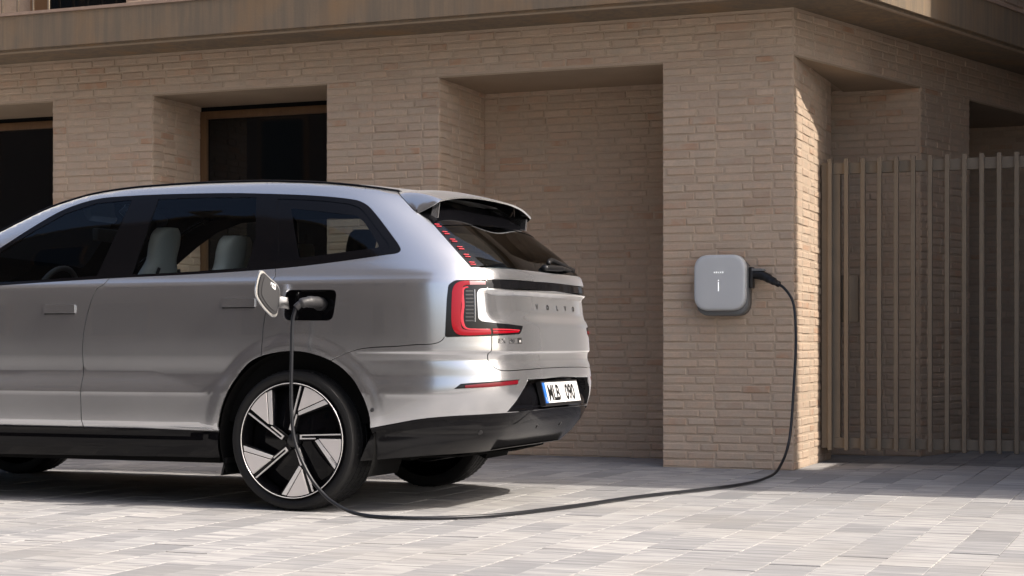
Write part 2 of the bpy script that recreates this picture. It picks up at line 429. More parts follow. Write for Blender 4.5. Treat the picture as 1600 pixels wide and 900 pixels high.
# plastered undersides of the openings
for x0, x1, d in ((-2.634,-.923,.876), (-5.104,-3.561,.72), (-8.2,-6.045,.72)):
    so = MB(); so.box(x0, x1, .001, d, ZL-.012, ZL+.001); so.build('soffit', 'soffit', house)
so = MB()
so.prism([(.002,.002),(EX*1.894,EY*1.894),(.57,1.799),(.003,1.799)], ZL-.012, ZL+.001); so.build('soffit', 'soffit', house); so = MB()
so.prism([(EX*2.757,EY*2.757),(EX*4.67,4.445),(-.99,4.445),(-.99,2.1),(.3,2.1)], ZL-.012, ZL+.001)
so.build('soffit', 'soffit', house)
# concrete ledge with a clay coping
CX, CY = .381, -.505
def off(t, o): return (CX+EX*t-o*EY*-1*-1, CY+EY*t+o*EX)
def ledge(inset, z0, z1):
    i = inset; k = math.tan((math.pi-math.acos(-EX))/2*-1) if False else 0
    # inner corner of the ledge outline moved in by i
    # street side line y = CY+i ; side line through (CX,CY)+(-EY,EX)*i, direction (EX,EY)
    px, py = CX-EY*i, CY+EX*i; t = (CY+i-py)/EY; cx = px+EX*t
    return [(XL,CY+i),(cx,CY+i),(px+EX*8.6,py+EY*8.6),(px+EX*8.6-1.4*EY,py+EY*8.6+1.4*EX),(-.9,1.2),(XL,1.2)]
sl = MB(); sl.prism(ledge(.0,0,0), 3.165, 3.425); sl.prism(ledge(.035,0,0), 3.150, 3.1652)
slab = sl.build('ledge', 'concrete', house)
li = MB()
cp = ledge(-.012,0,0); ci = ledge(.10,0,0)
def ringprism(mb, a, b, z0, z1):
    mb.prism([a[0],a[1],b[1],b[0]], z0, z1); mb.prism([a[1],a[2],b[2],b[1]], z0, z1)
ringprism(li, cp, ci, 3.426, 3.449)
li.build('coping', 'coping', slab)
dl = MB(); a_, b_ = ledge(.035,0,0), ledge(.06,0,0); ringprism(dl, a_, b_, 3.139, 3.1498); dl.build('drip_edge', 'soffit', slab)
# windows in the recesses
def window(x0, x1, y, z0, z1, mull):
    wf = MB(); t = .062
    wf.box(x0, x0+t, y, y+.07, z0, z1-.05); wf.box(x1-t, x1, y, y+.07, z0, z1-.05); wf.box(x0+t, x1-t, y, y+.07, z1-.05-t, z1-.05); wf.box(x0+t, x1-t, y, y+.07, z0, z0+t)
    for m_ in mull: wf.box(m_-.03, m_+.03, y+.003, y+.067, z0+t, z1-.05-t)
    f = wf.build('window', 'wframe', house, bevel=.004)
    pn = MB(); pn.box(x0+t-.005, x1-t+.005, y+.03, y+.038, z0+t-.005, z1-.05-t+.005); pn.build('pane', 'winglass', f)
    hd = MB(); hd.box(x0, x1, y+.02, y+.06, z1-.05, z1-.0125); hd.build('head_gap', 'dark', f)
    n = 44; vs = []; fs = []
    for i in range(n+1):
        x = x0+.10+(x1-x0-.2)*i/n; yy = y+.16+.03*math.sin(i*1.55)+.012*math.sin(i*.7)
        vs += [(x,yy,z0+.02),(x,yy,z1-.1)]
        if i: fs.append((2*i-2,2*i,2*i+1,2*i-1))
    cu = MB(); cu.add(vs, fs); cu.build('curtain', 'curtain', f, smooth=True)
    return f
window(-5.104, -3.561, .70, .35, ZL, []); window(-8.199, -6.045, .70, .35, ZL, [])
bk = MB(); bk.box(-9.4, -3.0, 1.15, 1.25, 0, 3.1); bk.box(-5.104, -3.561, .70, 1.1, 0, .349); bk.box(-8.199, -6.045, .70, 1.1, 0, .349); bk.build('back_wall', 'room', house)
# balcony door and railing on the upper floor
up = MB(); up.box(-9.4, -5.56, .55, .62, 3.44, 7.6); up.build('upper_wall', 'mortar', house)
bw = MB(); bw.box(-6.45, -5.66, .50, .549, 3.45, 5.6); f = bw.build('balcony_door', 'winglass', house)
bf = MB(); bf.box(-5.66, -5.58, .47, .548, 3.45, 5.6); bf.box(-6.62, -6.45, .47, .548, 3.45, 5.6); bf.build('door_frame', 'wframe', f)
rl = empty('railing', (-7.2,-.28,3.449), house)
for i in range(16):
    b_ = MB(); b_.box(-.007, .007, -.007, .007, 0, .95); o = b_.build('baluster', 'gate', rl); o.location = (-.9+i*.148, 0, 0)
b_ = MB(); b_.box(-.95, 1.40, -.02, .02, .95, .98); b_.build('handrail', 'gate', rl)

# ================================================================ gate
gate = empty('gate', (.70,.86,0)); tag(gate, 'tall brown metal gate of upright bars beside the brick pier', 'gate')
GZ0, GZ1 = .107, 2.176
fr = MB(); gx0, gx1 = .016-.70, 2.6-.70
fr.box(gx0, gx0+.055, .012, .062, GZ0, GZ1); fr.build('stile', 'gate', gate, bevel=.002, seg=1); fr = MB(); fr.box(gx1-.055, gx1, .012, .062, GZ0, GZ1)
fr.build('stile', 'gate', gate, bevel=.002, seg=1)
fr = MB(); fr.box(gx0+.0552, gx0+.135, .022, .062, GZ0+.075, GZ1-.085); fr.build('inner_stile', 'gate', gate, bevel=.002, seg=1)
fr = MB(); fr.box(gx0+.0552, gx1-.0552, .016, .060, GZ1-.085, GZ1-.004); fr.build('rail', 'gate', gate, bevel=.002, seg=1)
fr = MB(); fr.box(gx0+.0552, gx1-.0552, .016, .060, GZ0+.002, GZ0+.078); fr.build('rail', 'gate', gate, bevel=.002, seg=1)
sm = MB(); sm.box(-.0155, .0155, -.026, .0155, GZ0-.014, GZ1+.022); me = None
for i in range(21):
    if me is None: o = sm.build('bar', 'gate', gate, bevel=.0025, seg=1); me = o.data
    else: o = bpy.data.objects.new('bar', me); COL.objects.link(o); o.parent = gate
    o.location = (.082-.70+i*.1185, 0, 0)
pl = MB(); pl.box(.135-.70, .275-.70, .0625, .10, 1.02, 1.36); pl.build('lock_box', 'gate', gate, bevel=.004)

# ================================================================ houses outside the picture (the right-hand ones added for their shade, all showing in the paint)
def block(name, label, x0, x1, y0, y1, h, face, m='stone'):
    e = empty(name, ((x0+x1)/2, (y0+y1)/2, 0)); tag(e, label, 'building')
    e.location = (0,0,0)
    b = MB(); b.box(x0, x1, y0, y1, 0, h); b.build('wall', m, e)
    c = MB(); c.box(x0-.12, x1+.12, y0-.12, y1+.12, h+.001, h+.25); c.build('cornice', 'concrete', e)
    if face:
        ax, pos = face; L0, L1 = (x0, x1) if ax == 'y' else (y0, y1)
        n = max(1, int((L1-L0)/2.4)); st = (L1-L0)/n
        for fl in range(int(h//3)):
            for i in range(n):
                c0 = L0+st*(i+.5); z0 = fl*3+.9
                b = MB(); g2 = MB()
                sg = -1 if pos in (x0, y0) else 1
                if ax == 'y': b.box(c0-.55, c0+.55, pos-.04*(sg<0), pos+.04*(sg>0), z0, z0+1.5); g2.box(c0-.47, c0+.47, pos-.05*(sg<0), pos+.05*(sg>0), z0+.08, z0+1.42)
                else: b.box(pos-.04*(sg<0), pos+.04*(sg>0), c0-.55, c0+.55, z0, z0+1.5); g2.box(pos-.05*(sg<0), pos+.05*(sg>0), c0-.47, c0+.47, z0+.08, z0+1.42)
                f = b.build('window', 'wframe', e); g2.build('pane', 'winglass', f)
    return e
block('added_shade_house', 'pale rendered block added unseen at the right to shade the street front', 3.2, 9.5, -1.80, -.16, 8.5, None)  # unseen block added to keep sun off the street front and paving
block('added_shade_house', 'pale rendered block added unseen beyond the gate to darken the passage', 2.75, 12.5, .75, 9, 10.8, None)  # unseen block added to keep sun and sky off gate and passage
gw = empty('added_shade_wall', (2.85,.3,0)); tag(gw, 'rendered wall added outside the frame to shade the paving by the pier', 'wall')  # unseen wall added to shade the paving but leave the pier side sunlit
mb = MB(); mb.box(-.10, .10, -.459, .449, 0, 2.42); mb.build('wall_body', 'stone', gw)
mb = MB(); mb.box(-.14, .14, -.4595, .4495, 2.421, 2.48); mb.build('coping', 'coping', gw, bevel=.008)
block('opposite_house', 'dark brick house across the street behind the camera', -40, 1.8, -28, -17, 16, ('y', -17), 'darkwall')

# ================================================================ the car
OX, OY = -1.753, -2.875
car = empty('car', (OX, OY, 0)); tag(car, 'silver electric estate car plugged in at its rear left charge port', 'car')
def pchip(xs,ys):
    x=np.array(xs,float);y=np.array(ys,float);h=np.diff(x);d=np.diff(y)/h
    m=np.zeros(len(x));m[0]=d[0];m[-1]=d[-1]
    for i in range(1,len(x)-1):
        if d[i-1]*d[i]>0:
            w1=2*h[i]+h[i-1];w2=h[i]+2*h[i-1];m[i]=(w1+w2)/(w1/d[i-1]+w2/d[i])
    def f(t):
        t=np.clip(np.asarray(t,float),x[0],x[-1]);i=np.clip(np.searchsorted(x,t)-1,0,len(h)-1)
        u=(t-x[i])/h[i]
        return ((1+2*u)*(1-u)**2)*y[i]+u*(1-u)**2*h[i]*m[i]+u*u*(3-2*u)*y[i+1]+u*u*(u-1)*h[i]*m[i+1]
    return f
def sstep(a,b,t):
    t=np.clip((np.asarray(t,float)-a)/(b-a),0,1);return t*t*(3-2*t)
SC=-.45;SF=-2.6;NE=4.6
W0=pchip([.20,.26,.355,.365,.40,.43,.59,.605,.63,.70,.80,.90,1.0,1.158,1.172,1.20,1.24,1.27],
         [.88,.930,.958,.957,.950,.9765,.9780,.9785,.9775,.969,.972,.9735,.9725,.966,.962,.950,.934,.922])
GZ=pchip([0,.6,.82,.92,.97,1,1.12],[0,.095,.135,.160,.180,.205,.330])      # inward lean of the greenhouse
ZR=pchip([-3.9,-3.6,-3.2,-2.75,-2.5,-2.0,-1.8,-1.65,-1.54,-1.36,-1.05,-.64,-.35,-.1,.1,.3,.46,.7],
         [.93,1.02,1.10,1.165,1.235,1.445,1.540,1.607,1.642,1.684,1.712,1.720,1.717,1.705,1.690,1.666,1.642,1.60])
SR=pchip([.20,.30,.40,.50,.60,.66,.74,.775,.805,.818,.86,1.0,1.14,1.22,1.25,1.30,1.35,1.48,1.6,1.73],
         [.80,.92,1.03,1.085,1.112,1.116,1.107,1.093,1.095,1.107,1.104,1.095,1.078,1.066,1.047,1.00,.945,.775,.61,.43])
SFR=pchip([.20,.5,.8,1.0,1.2,1.73],[-3.75,-3.88,-3.9,-3.86,-3.8,-3.6])
def plan(t,L,n):
    # t: distance from the straight side towards the end of the car; returns (fraction along, fraction of width)
    xs=2**(-1/n);x=np.clip(t/L,0,xs)
    y=np.clip(xs-(t-L*xs)/.965,-xs,xs)
    side=t<=L*xs
    return np.where(side,x,(1-np.abs(y)**n)**(1/n)),np.where(side,(1-x**n)**(1/n),y)
LR=1.12-SC;LF=3.9+SF
NF=3.2
QC=SC+LR*2**(-1/NE)+.965*2**(-1/NE)
QF=SF-LF*2**(-1/NF)-.965*2**(-1/NF)
def base(q,z):
    q=np.asarray(q,float);z=np.asarray(z,float);q,z=np.broadcast_arrays(q,z)
    fr,wr=plan(np.maximum(q-SC,0),LR,NE);ff,wf=plan(np.maximum(SF-q,0),LF,NF)
    s=np.where(q>SC,SC+(SR(z)-SC)*fr,np.where(q<SF,SF+(SFR(z)-SF)*ff,q))
    qs=np.clip(s,-3.8,.7)
    zr=ZR(qs);gb=np.clip((zr-1.27)/(1.69-1.27),0,1.05)
    zeta=np.clip((z-1.27)/np.maximum(zr-1.27,.05),0,1.10)
    W=W0(np.minimum(z,1.27))-GZ(zeta)*gb
    # lower shelf fades towards the wheel arch
    zt=.604+.108*sstep(-.44,-.86,q)
    up=np.clip((zt-z)/.108,0,1)*sstep(.37,.41,z)
    W=W+.021*np.minimum(up,(zt-.604)/.108)-.004*sstep(-.85,-.40,q)
    w=W*np.where(q>SC,wr,np.where(q<SF,wf,1.))
    return np.stack([s,-w,z],-1)
AC=(0.018,.376);AR=.442
def disp(q,z):
    q,z=np.broadcast_arrays(np.asarray(q,float),np.asarray(z,float))
    d=np.zeros(q.shape)
    r=np.hypot(q-AC[0],z-AC[1])
    for ac in (AC,(AC[0]-2.985,AC[1])):
        r=np.hypot(q-ac[0],z-ac[1]); d=d+.010*(1-sstep(AR+.030,AR+.095,r))*sstep(.20,.36,z)
    # tailgate scoop
    a=np.abs(QC-q)
    top=sstep(1.128,1.105,z);bot=sstep(.945,1.03,z);side=sstep(.758,.650,a)
    d=d-.030*top*bot*side
    # sunken panel behind the number plate
    edge=np.interp(z,[.509,.672],[.612,.472])
    d=d-(.012+.050*sstep(.51,.67,z))*sstep(edge,edge-.014,a)*sstep(.513,.522,z)*sstep(.677,.668,z)
    return d
def P(q,z):
    q,z=np.broadcast_arrays(np.asarray(q,float),np.asarray(z,float))
    p=base(q,z);e=1e-3
    n=nrm(base,q,z)
    return p+n*disp(q,z)[...,None]
def nrm(fn,q,z,e=1.5e-3):
    a=fn(q+e,z)-fn(q-e,z);b=fn(q,z+e)-fn(q,z-e)
    n=np.cross(a,b);n/=np.maximum(np.linalg.norm(n,axis=-1,keepdims=True),1e-12)
    return n
def N(q,z): return nrm(P,q,z)

def half(pts): return [tuple(p) for p in pts]
def chaikin(pts, n=2, closed=True):
    P_ = [np.array(p, float) for p in pts]
    for _ in range(n):
        Q = []; m = len(P_)
        for i in range(m if closed else m-1):
            a, b = P_[i], P_[(i+1)%m]; Q += [a*.75+b*.25, a*.25+b*.75]
        if not closed: Q = [P_[0]]+Q+[P_[-1]]
        P_ = Q
    return [tuple(p) for p in P_]
def smooth(pts, n=6, closed=False): return [tuple(p) for p in catmull(pts, n, closed)]
def round_poly(pts, r, n=5):
    out = []; m = len(pts)
    for i in range(m):
        p = np.array(pts[i], float); a = np.array(pts[i-1], float)-p; b = np.array(pts[(i+1)%m], float)-p
        la, lb = np.linalg.norm(a), np.linalg.norm(b); rr = min(r, la*.45, lb*.45)
        p0, p1 = p+a/la*rr, p+b/lb*rr
        for t in np.linspace(0, 1, n): out.append(tuple((1-t)**2*p0+2*t*(1-t)*p+t*t*p1))
    return out
def strip(pts, wd):
    pts = [np.array(p, float) for p in pts]; L, Rr = [], []
    for i, p in enumerate(pts):
        t = pts[min(i+1,len(pts)-1)]-pts[max(i-1,0)]; t /= max(np.linalg.norm(t), 1e-9); nn = np.array([-t[1], t[0]])*wd/2
        L.append(tuple(p+nn)); Rr.append(tuple(p-nn))
    return L+Rr[::-1]
def inside(poly, X, Y):
    c = np.zeros(X.shape, bool); n = len(poly)
    for i in range(n):
        x0, y0 = poly[i]; x1, y1 = poly[(i+1)%n]
        if y0 == y1: continue
        k = ((y0 > Y) != (y1 > Y)) & (X < (x1-x0)*(Y-y0)/(y1-y0)+x0); c ^= k
    return c
# top edge of the side: follows the roof line
def ztop(q):
    z = 1.55
    for _ in range(30):
        p = base(np.array(q), np.array(z)); z = .5*z+.5*float(ZR(np.clip(p[0], -3.9, .7)))
    return z
QE = .924                                    # where the roof edge meets the tail spoiler
topq = [QF]+list(np.linspace(QF+.05, -2.6, 24))+list(np.linspace(-2.5, QE, 70))
topl = [(q, ztop(q)) for q in topq]
tail_top = [(QE+.02, 1.625), (1.1, 1.61), (QC, 1.605)]
bot = [(QC,.318),(1.17,.3036),(.945,.297),(.68,.277),(.50,.262),(-.45,.262),(-2.5,.245),(-3.6,.25),(QF,.27)]
outer = topl+tail_top+smooth(bot, 6)
ARC = smooth([(-.445,.20),(-.431,.408),(-.404,.533),(-.3376,.662),(-.225,.772),(.012,.8204),(.236,.772),(.3506,.677),(.4266,.563),(.4814,.4377),(.515,.20)], 6)
ARCF = [(-2.985+.44*math.cos(a), .372+.44*math.sin(a)) for a in np.linspace(math.pi+.35, -.35, 40)]
DLO = smooth([(-2.42,1.165),(-2.25,1.235),(-1.95,1.352),(-1.8787,1.3904),(-1.6976,1.5022),(-1.5168,1.5993),(-1.3248,1.6518),(-1.1197,1.663),(-.6649,1.6618),(-.141,1.6465),(.3317,1.6245),(.56,1.6045),(.625,1.592),(.662,1.566),(.672,1.52),(.674,1.40),(.674,1.352),(.668,1.330),(.643,1.3143),(.5596,1.3029),(.1716,1.2625),(-.0994,1.2418),(-.603,1.2201),(-1.113,1.2061),(-1.8104,1.1771),(-2.3,1.150)], 4, True)
GF = [(-2.28,1.192),(-2.15,1.248),(-1.86,1.372),(-1.68,1.480),(-1.50,1.574),(-1.315,1.627),(-1.11,1.639),(-1.0875,1.636),(-1.1994,1.2213),(-1.8,1.194)]
GR = [(-.9176,1.638),(-.66,1.638),(-.2401,1.629),(-.2327,1.4138),(-.2775,1.252),(-.603,1.236),(-.9782,1.2245)]
QG = round_poly([(-.0547,1.6181),(.3166,1.600),(.532,1.5789),(.602,1.555),(.6215,1.3413),(.5585,1.3219),(.1755,1.2842),(-.0849,1.2583)], .03)
QCL = round_poly([(.05,1.565),(.5374,1.515),(.5586,1.4848),(.558,1.346),(.0443,1.2975)], .02)
PORT = round_poly([(-.024,1.131),(.274,1.129),(.243,.973),(-.038,.975)], .035)
S0 = [(-2.44,1.17),(-2.42,.9),(-2.46,.6),(-2.52,.42)]
S1 = smooth([(-1.108,1.215),(-1.1433,1.1718),(-1.1818,1.1482),(-1.2395,1.0048),(-1.2676,.8469),(-1.2622,.7094),(-1.2612,.5967),(-1.2553,.40)], 4)
S2 = smooth([(-.1033,1.2418),(-.096,1.2014),(-.1044,1.1881),(-.1462,1.0175),(-.1627,.9157),(-.1673,.8466),(-.1651,.785)], 4)
S3 = smooth([(.225,.765),(.3006,.8012),(.3922,.8303),(.5897,.8432),(.6596,.8496),(.7867,.8592),(.817,.8783),(.8235,.890)], 4)
TG1 = smooth([(.9500,1.2335),(.9620,1.2330),(.9844,1.2264),(.9985,1.206),(1.0061,1.1876),(1.0075,1.1790)], 5)
TG2 = smooth([(1.0104,.9100),(1.0104,.8979),(1.0085,.860),(1.0050,.8271),(.9975,.802),(.9975,.782),(1.0040,.757),(1.0190,.736),(1.0400,.7245),(1.0673,.7205),(1.25,.7240),(1.4707,.7285),(QC,.7300)], 5)
TG = TG1+TG2
PATCH = [(.950,1.136),(1.012,1.136),(1.012,.960),(.950,.972)]
TGP = TG+[(QC,1.2365),(.95,1.2365)]
LED = [(.9446,1.4880),(.9808,1.4640),(.9768,1.2394),(.9458,1.2386)]
LAMP = round_poly([(.8259,.8879),(.8434,1.0697),(.8576,1.1500),(.888,1.1735),(1.0062,1.1795),(1.0094,1.1343),(.970,1.1321),(.9595,1.1092),(.9564,.9809),(.969,.9682),(1.2387,.9467),(1.2038,.9055),(1.0169,.8947)], .012, 4)
BAR = [(1.0062,1.1800),(QC,1.1850),(QC,1.1400),(1.0094,1.1343)]
REFL = [(.8595,.6297),(.8885,.6566),(1.1794,.6753),(1.1538,.6481)]
NICHE = [(1.2575,.6691),(QC,.6800),(QC,.5120),(1.1144,.5089)]
BTOP = smooth([(.40,.418),(.4823,.4345),(.6057,.4586),(.7312,.4821),(.9049,.4979),(1.0441,.5045),(1.1134,.5057),(QC,.5120)], 4)
LOWT = BTOP+[(q_, z_-.052-.012*(q_ > 1.0)) for q_, z_ in BTOP[::-1]]
LOWB = BTOP+[(QC,.1),(.40,.1)]
SILL = [(-4.6,.412),(-1.82,.4143),(-.40,.4098),(-.40,.1),(-4.6,.1)]
GTOP = smooth([(.9808,1.4640),(1.08,1.4700),(1.20,1.4770),(1.40,1.4860),(1.60,1.4930),(QC,1.4950)], 5)
REARG = GTOP+[(QC,1.2365),(.9768,1.2394)]
SPB = [(.925,1.536),(.9446,1.490)]+GTOP+[(QC,1.7),(.925,1.7)]
HAN = [round_poly([(-1.5137,1.067),(-1.3132,1.067),(-1.3132,1.022),(-1.5137,1.022)], .008), round_poly([(-.407,1.090),(-.2067,1.090),(-.2067,1.046),(-.407,1.046)], .008)]
GW = .0048
gaps = [strip(S0, GW), strip(S1, GW), strip(S2, GW), strip(S3, .0042), strip(TG1, GW), strip(TG2, GW),
        strip(round_poly(HAN[0], .001)+[HAN[0][0]], .003), strip(round_poly(HAN[1], .001)+[HAN[1][0]], .003),
        strip([(.9245,1.66),(.926,1.595),(.9215,1.536)], GW)]
# ---- triangulate the whole half of the skin once, then hand each triangle to its panel
def build_half():
    pts = []; edges = []
    def loop(P_, closed=True):
        n0 = len(pts)
        for q, z in P_: pts.append((q, z))
        m = len(P_)
        for i in range(m if closed else m-1): edges.append((n0+i, n0+(i+1)%m))
    loops = [outer, ARC, ARCF, DLO, GF, GR, QG, QCL, PORT, LED, LAMP, REFL, HAN[0], HAN[1]]+gaps
    for L in loops: loop(L)
    for L in (BAR, NICHE, REARG): loop(L)
    for L in (BTOP, LOWT[len(BTOP):], SILL[:3], [(.925,1.536),(.9446,1.488)]): loop(L, False)
    qs = list(np.arange(QF, -2.0, .06))+list(np.arange(-2.0, .3, .028))+list(np.arange(.3, QC, .021))
    zs = sorted(list(np.arange(.26, 1.74, .021))+[.358,.366,.402,.598,.602,.606,.611,.704,.709,.714,.719,.778,.80,.807,.812,.818,.824,1.158,1.168,1.178,1.198,1.238,1.11,1.12,1.13])
    A, B = np.meshgrid(qs, zs); A = A.ravel(); B = B.ravel(); k = inside(outer, A, B)&(np.hypot(A-AC[0], B-AC[1]) > AR+.115); A, B = A[k], B[k]
    for r_ in np.arange(AR+.012, AR+.115, .0115):
        for a_ in np.linspace(-.6, math.pi+.6, 110):
            x_, y_ = AC[0]+r_*math.cos(a_), AC[1]+r_*math.sin(a_)
            if y_ > .27: pts.append((x_, y_))
    for q_ in np.arange(1.10, QC, .012):
        for z_ in (.511,.514,.517,.520,.523,.6665,.669,.672,.675,.678): pts.append((q_, z_))
    for z_ in np.arange(.512, .675, .010):
        e_ = QC-np.interp(z_, [.509,.672], [.612,.472])
        for d_ in (-.003,.0,.003,.006,.009,.012,.015): pts.append((e_+d_, z_))
    for a, b in zip(A, B): pts.append((a+1e-5, b+1.3e-5))
    for z_ in zs:
        if .33 < z_ < 1.60: pts.append((QC, z_))
        if .29 < z_ < .90: pts.append((QF, z_))
    r = delaunay_2d_cdt([Vector(p) for p in pts], edges, [], 0, 2e-5, False)
    V = np.array([(v.x, v.y) for v in r[0]]); T = np.array([tuple(f) for f in r[2]])
    return V, T
HV, HT = build_half()
cen = HV[HT].mean(1); CQ, CZ = cen[:,0], cen[:,1]
lab = np.full(len(HT), '', dtype='U20')
def setl(name, m): lab[(lab == '') & m] = name
setl('void', ~inside(outer, CQ, CZ)); setl('void', inside(ARC, CQ, CZ)); setl('void', inside(ARCF, CQ, CZ)); setl('void', inside(PORT, CQ, CZ))
setl('front_window', inside(GF, CQ, CZ)); setl('rear_door_window', inside(GR, CQ, CZ))
setl('quarter_window', inside(QCL, CQ, CZ)); setl('quarter_frit', inside(QG, CQ, CZ))
setl('window_trim', inside(DLO, CQ, CZ))
setl('door_handle', inside(HAN[0], CQ, CZ)); setl('door_handle_rear', inside(HAN[1], CQ, CZ))
setl('tail_lamp', inside(LAMP, CQ, CZ)); setl('light_bar', inside(BAR, CQ, CZ)); setl('pillar_lamp', inside(LED, CQ, CZ))
setl('rear_window', inside(REARG, CQ, CZ)); setl('spoiler_underside', inside(SPB, CQ, CZ))
for gp in gaps: setl('gap', inside(gp, CQ, CZ))
setl('reflector', inside(REFL, CQ, CZ)); setl('number_plate_recess', inside(NICHE, CQ, CZ))
setl('bumper_band', inside(LOWT, CQ, CZ))
setl('lower_bumper', inside(LOWB, CQ, CZ)); setl('sill', inside(SILL, CQ, CZ))
setl('tailgate', inside(TGP, CQ, CZ)|inside(PATCH, CQ, CZ))
def qat(S, z): s = sorted(S, key=lambda p: p[1]); return np.interp(z, [p[1] for p in s], [p[0] for p in s])
q0, q1, q2 = qat(S0, CZ), qat(S1, CZ), qat(S2, CZ)
belt = CZ < 1.25
low3 = CZ < np.interp(CQ, [p[0] for p in S3], [p[1] for p in S3])
setl('rear_bumper', (CQ > .2) & low3 & ((CQ > .47) | (CQ > .2)) & (CQ > 0))
setl('front_wing', (CQ < q0) & belt); setl('front_door', (CQ < q1) & belt); setl('rear_door', (CQ < q2) & belt & ~((CZ < .8) & (CQ > -.1)))
setl('quarter_panel', CQ > -9)
labels_all = sorted(set(lab))
PV = P(HV[:,0], HV[:,1]); NV = N(HV[:,0], HV[:,1])
def flipy(A): B = A.copy(); B[:,1] *= -1; return B
def panel(name, labs, m, off=0.0, flange=.010, parent=None, sides=('n','f'), both=False, oname=None):
    labs = [labs] if isinstance(labs, str) else labs
    tri = HT[np.isin(lab, labs)]
    if len(tri) == 0: return []
    used, inv = np.unique(tri.ravel(), return_inverse=True); t = inv.reshape(-1,3)
    v = PV[used]+NV[used]*off; n = NV[used]
    # consistent winding
    fn = np.cross(v[t[:,1]]-v[t[:,0]], v[t[:,2]]-v[t[:,0]]); fl = (fn*n[t[:,0]]).sum(1) < 0; t[fl] = t[fl][:,::-1]
    ed = {}
    for a, b, c in t:
        for e in ((a,b),(b,c),(c,a)): ed[e] = 1
    bd = [e for e in ed if (e[1],e[0]) not in ed]
    onc = HV[used][:,0] > QC-1e-6
    if both: bd = [e for e in bd if not (onc[e[0]] and onc[e[1]])]
    fv, ff, fnv = [], [], []
    if flange:
        for a, b in bd:
            k = len(v)+len(fv); d = v[b]-v[a]; o_ = np.cross(d, n[a]); o_ = o_/max(np.linalg.norm(o_), 1e-9)
            fv += [v[a], v[b], v[b]-n[b]*flange, v[a]-n[a]*flange]; fnv += [o_]*4
            ff.append((k+1, k, k+3, k+2))
    Vn = np.vstack([v]+([np.array(fv)] if fv else [])); Nn = np.vstack([n]+([np.array(fnv)] if fv else []))
    Fn = [tuple(x) for x in t]+ff
    Vf, Nf = flipy(Vn), flipy(Nn); Ff = [f[::-1] for f in Fn]
    outs = []
    def mk(V_, N_, F__):
        me = bpy.data.meshes.new(name); me.from_pydata([tuple(map(float,p)) for p in V_], [], [tuple(map(int,f)) for f in F__])
        me.polygons.foreach_set('use_smooth', [True]*len(me.polygons)); me.update()
        me.normals_split_custom_set_from_vertices([tuple(map(float,x)) for x in N_])
        o = link(oname or name, me, m, parent or car); outs.append(o)
    if both:
        # far half shares the centre line
        nn = len(Vn); mp = np.arange(nn)+nn
        mp[:len(v)][onc] = np.arange(len(v))[onc]
        Vc = Vn.copy(); Vc[:len(v)][onc, 1] = 0; Nc = Nn.copy(); Nc[:len(v)][onc, 1] = 0
        mk(np.vstack([Vc, Vf]), np.vstack([Nc, Nf]), Fn+[tuple(mp[list(f)]) for f in Ff])
    else:
        if 'n' in sides: mk(Vn, Nn, Fn)
        if 'f' in sides: mk(Vf, Nf, Ff)
    return outs
OB = {}
for nm in ('front_wing','front_door','rear_door','quarter_panel'): OB[nm] = panel(nm, nm, 'paint')
panel('rear_bumper', 'rear_bumper', 'paint', both=True)
OB['tailgate'] = panel('tailgate', 'tailgate', 'paint', both=True)
panel('door_handle', 'door_handle', 'paint', .009, .022, parent=None)
panel('door_handle', 'door_handle_rear', 'paint', .009, .022)
OB['trim'] = panel('window_trim', 'window_trim', 'black', -.001, .008)
panel('side_window', 'front_window', 'cglass', -.004, 0); panel('side_window', 'rear_door_window', 'cglass', -.004, 0)
panel('quarter_window', 'quarter_window', 'pglass', -.004, 0); panel('quarter_window_border', 'quarter_frit', 'black', -.004, 0)
OB['rear_window'] = panel('rear_window', 'rear_window', 'rglass', -.003, 0, both=True)
panel('spoiler_underside', 'spoiler_underside', 'black', 0, .006, both=True)
OB['lamp'] = panel('tail_lamp', 'tail_lamp', 'smoke', .001, .014)
panel('light_bar', 'light_bar', 'smoke', -.002, .008, both=True)
OB['pil'] = panel('pillar_lamp', 'pillar_lamp', 'smoke', -.002, .008)
panel('reflector', 'reflector', 'smoke', -.003, .008)
panel('number_plate_recess', 'number_plate_recess', 'black', -.001, .010, both=True)
panel('bumper_band', 'bumper_band', 'black', 0, .03, both=True)
panel('lower_bumper', 'lower_bumper', 'lowb', -.001, .03, both=True)
panel('sill', 'sill', 'black', -.001, .03)
# dark lining behind the skin
shell = ['gap','front_wing','front_door','rear_door','quarter_panel','rear_bumper','tailgate','door_handle','door_handle_rear','window_trim','quarter_frit','spoiler_underside','tail_lamp','light_bar','pillar_lamp','reflector','number_plate_recess','bumper_band','lower_bumper','sill']
panel('inner_shell', shell, 'tub', -.016, 0, both=True)
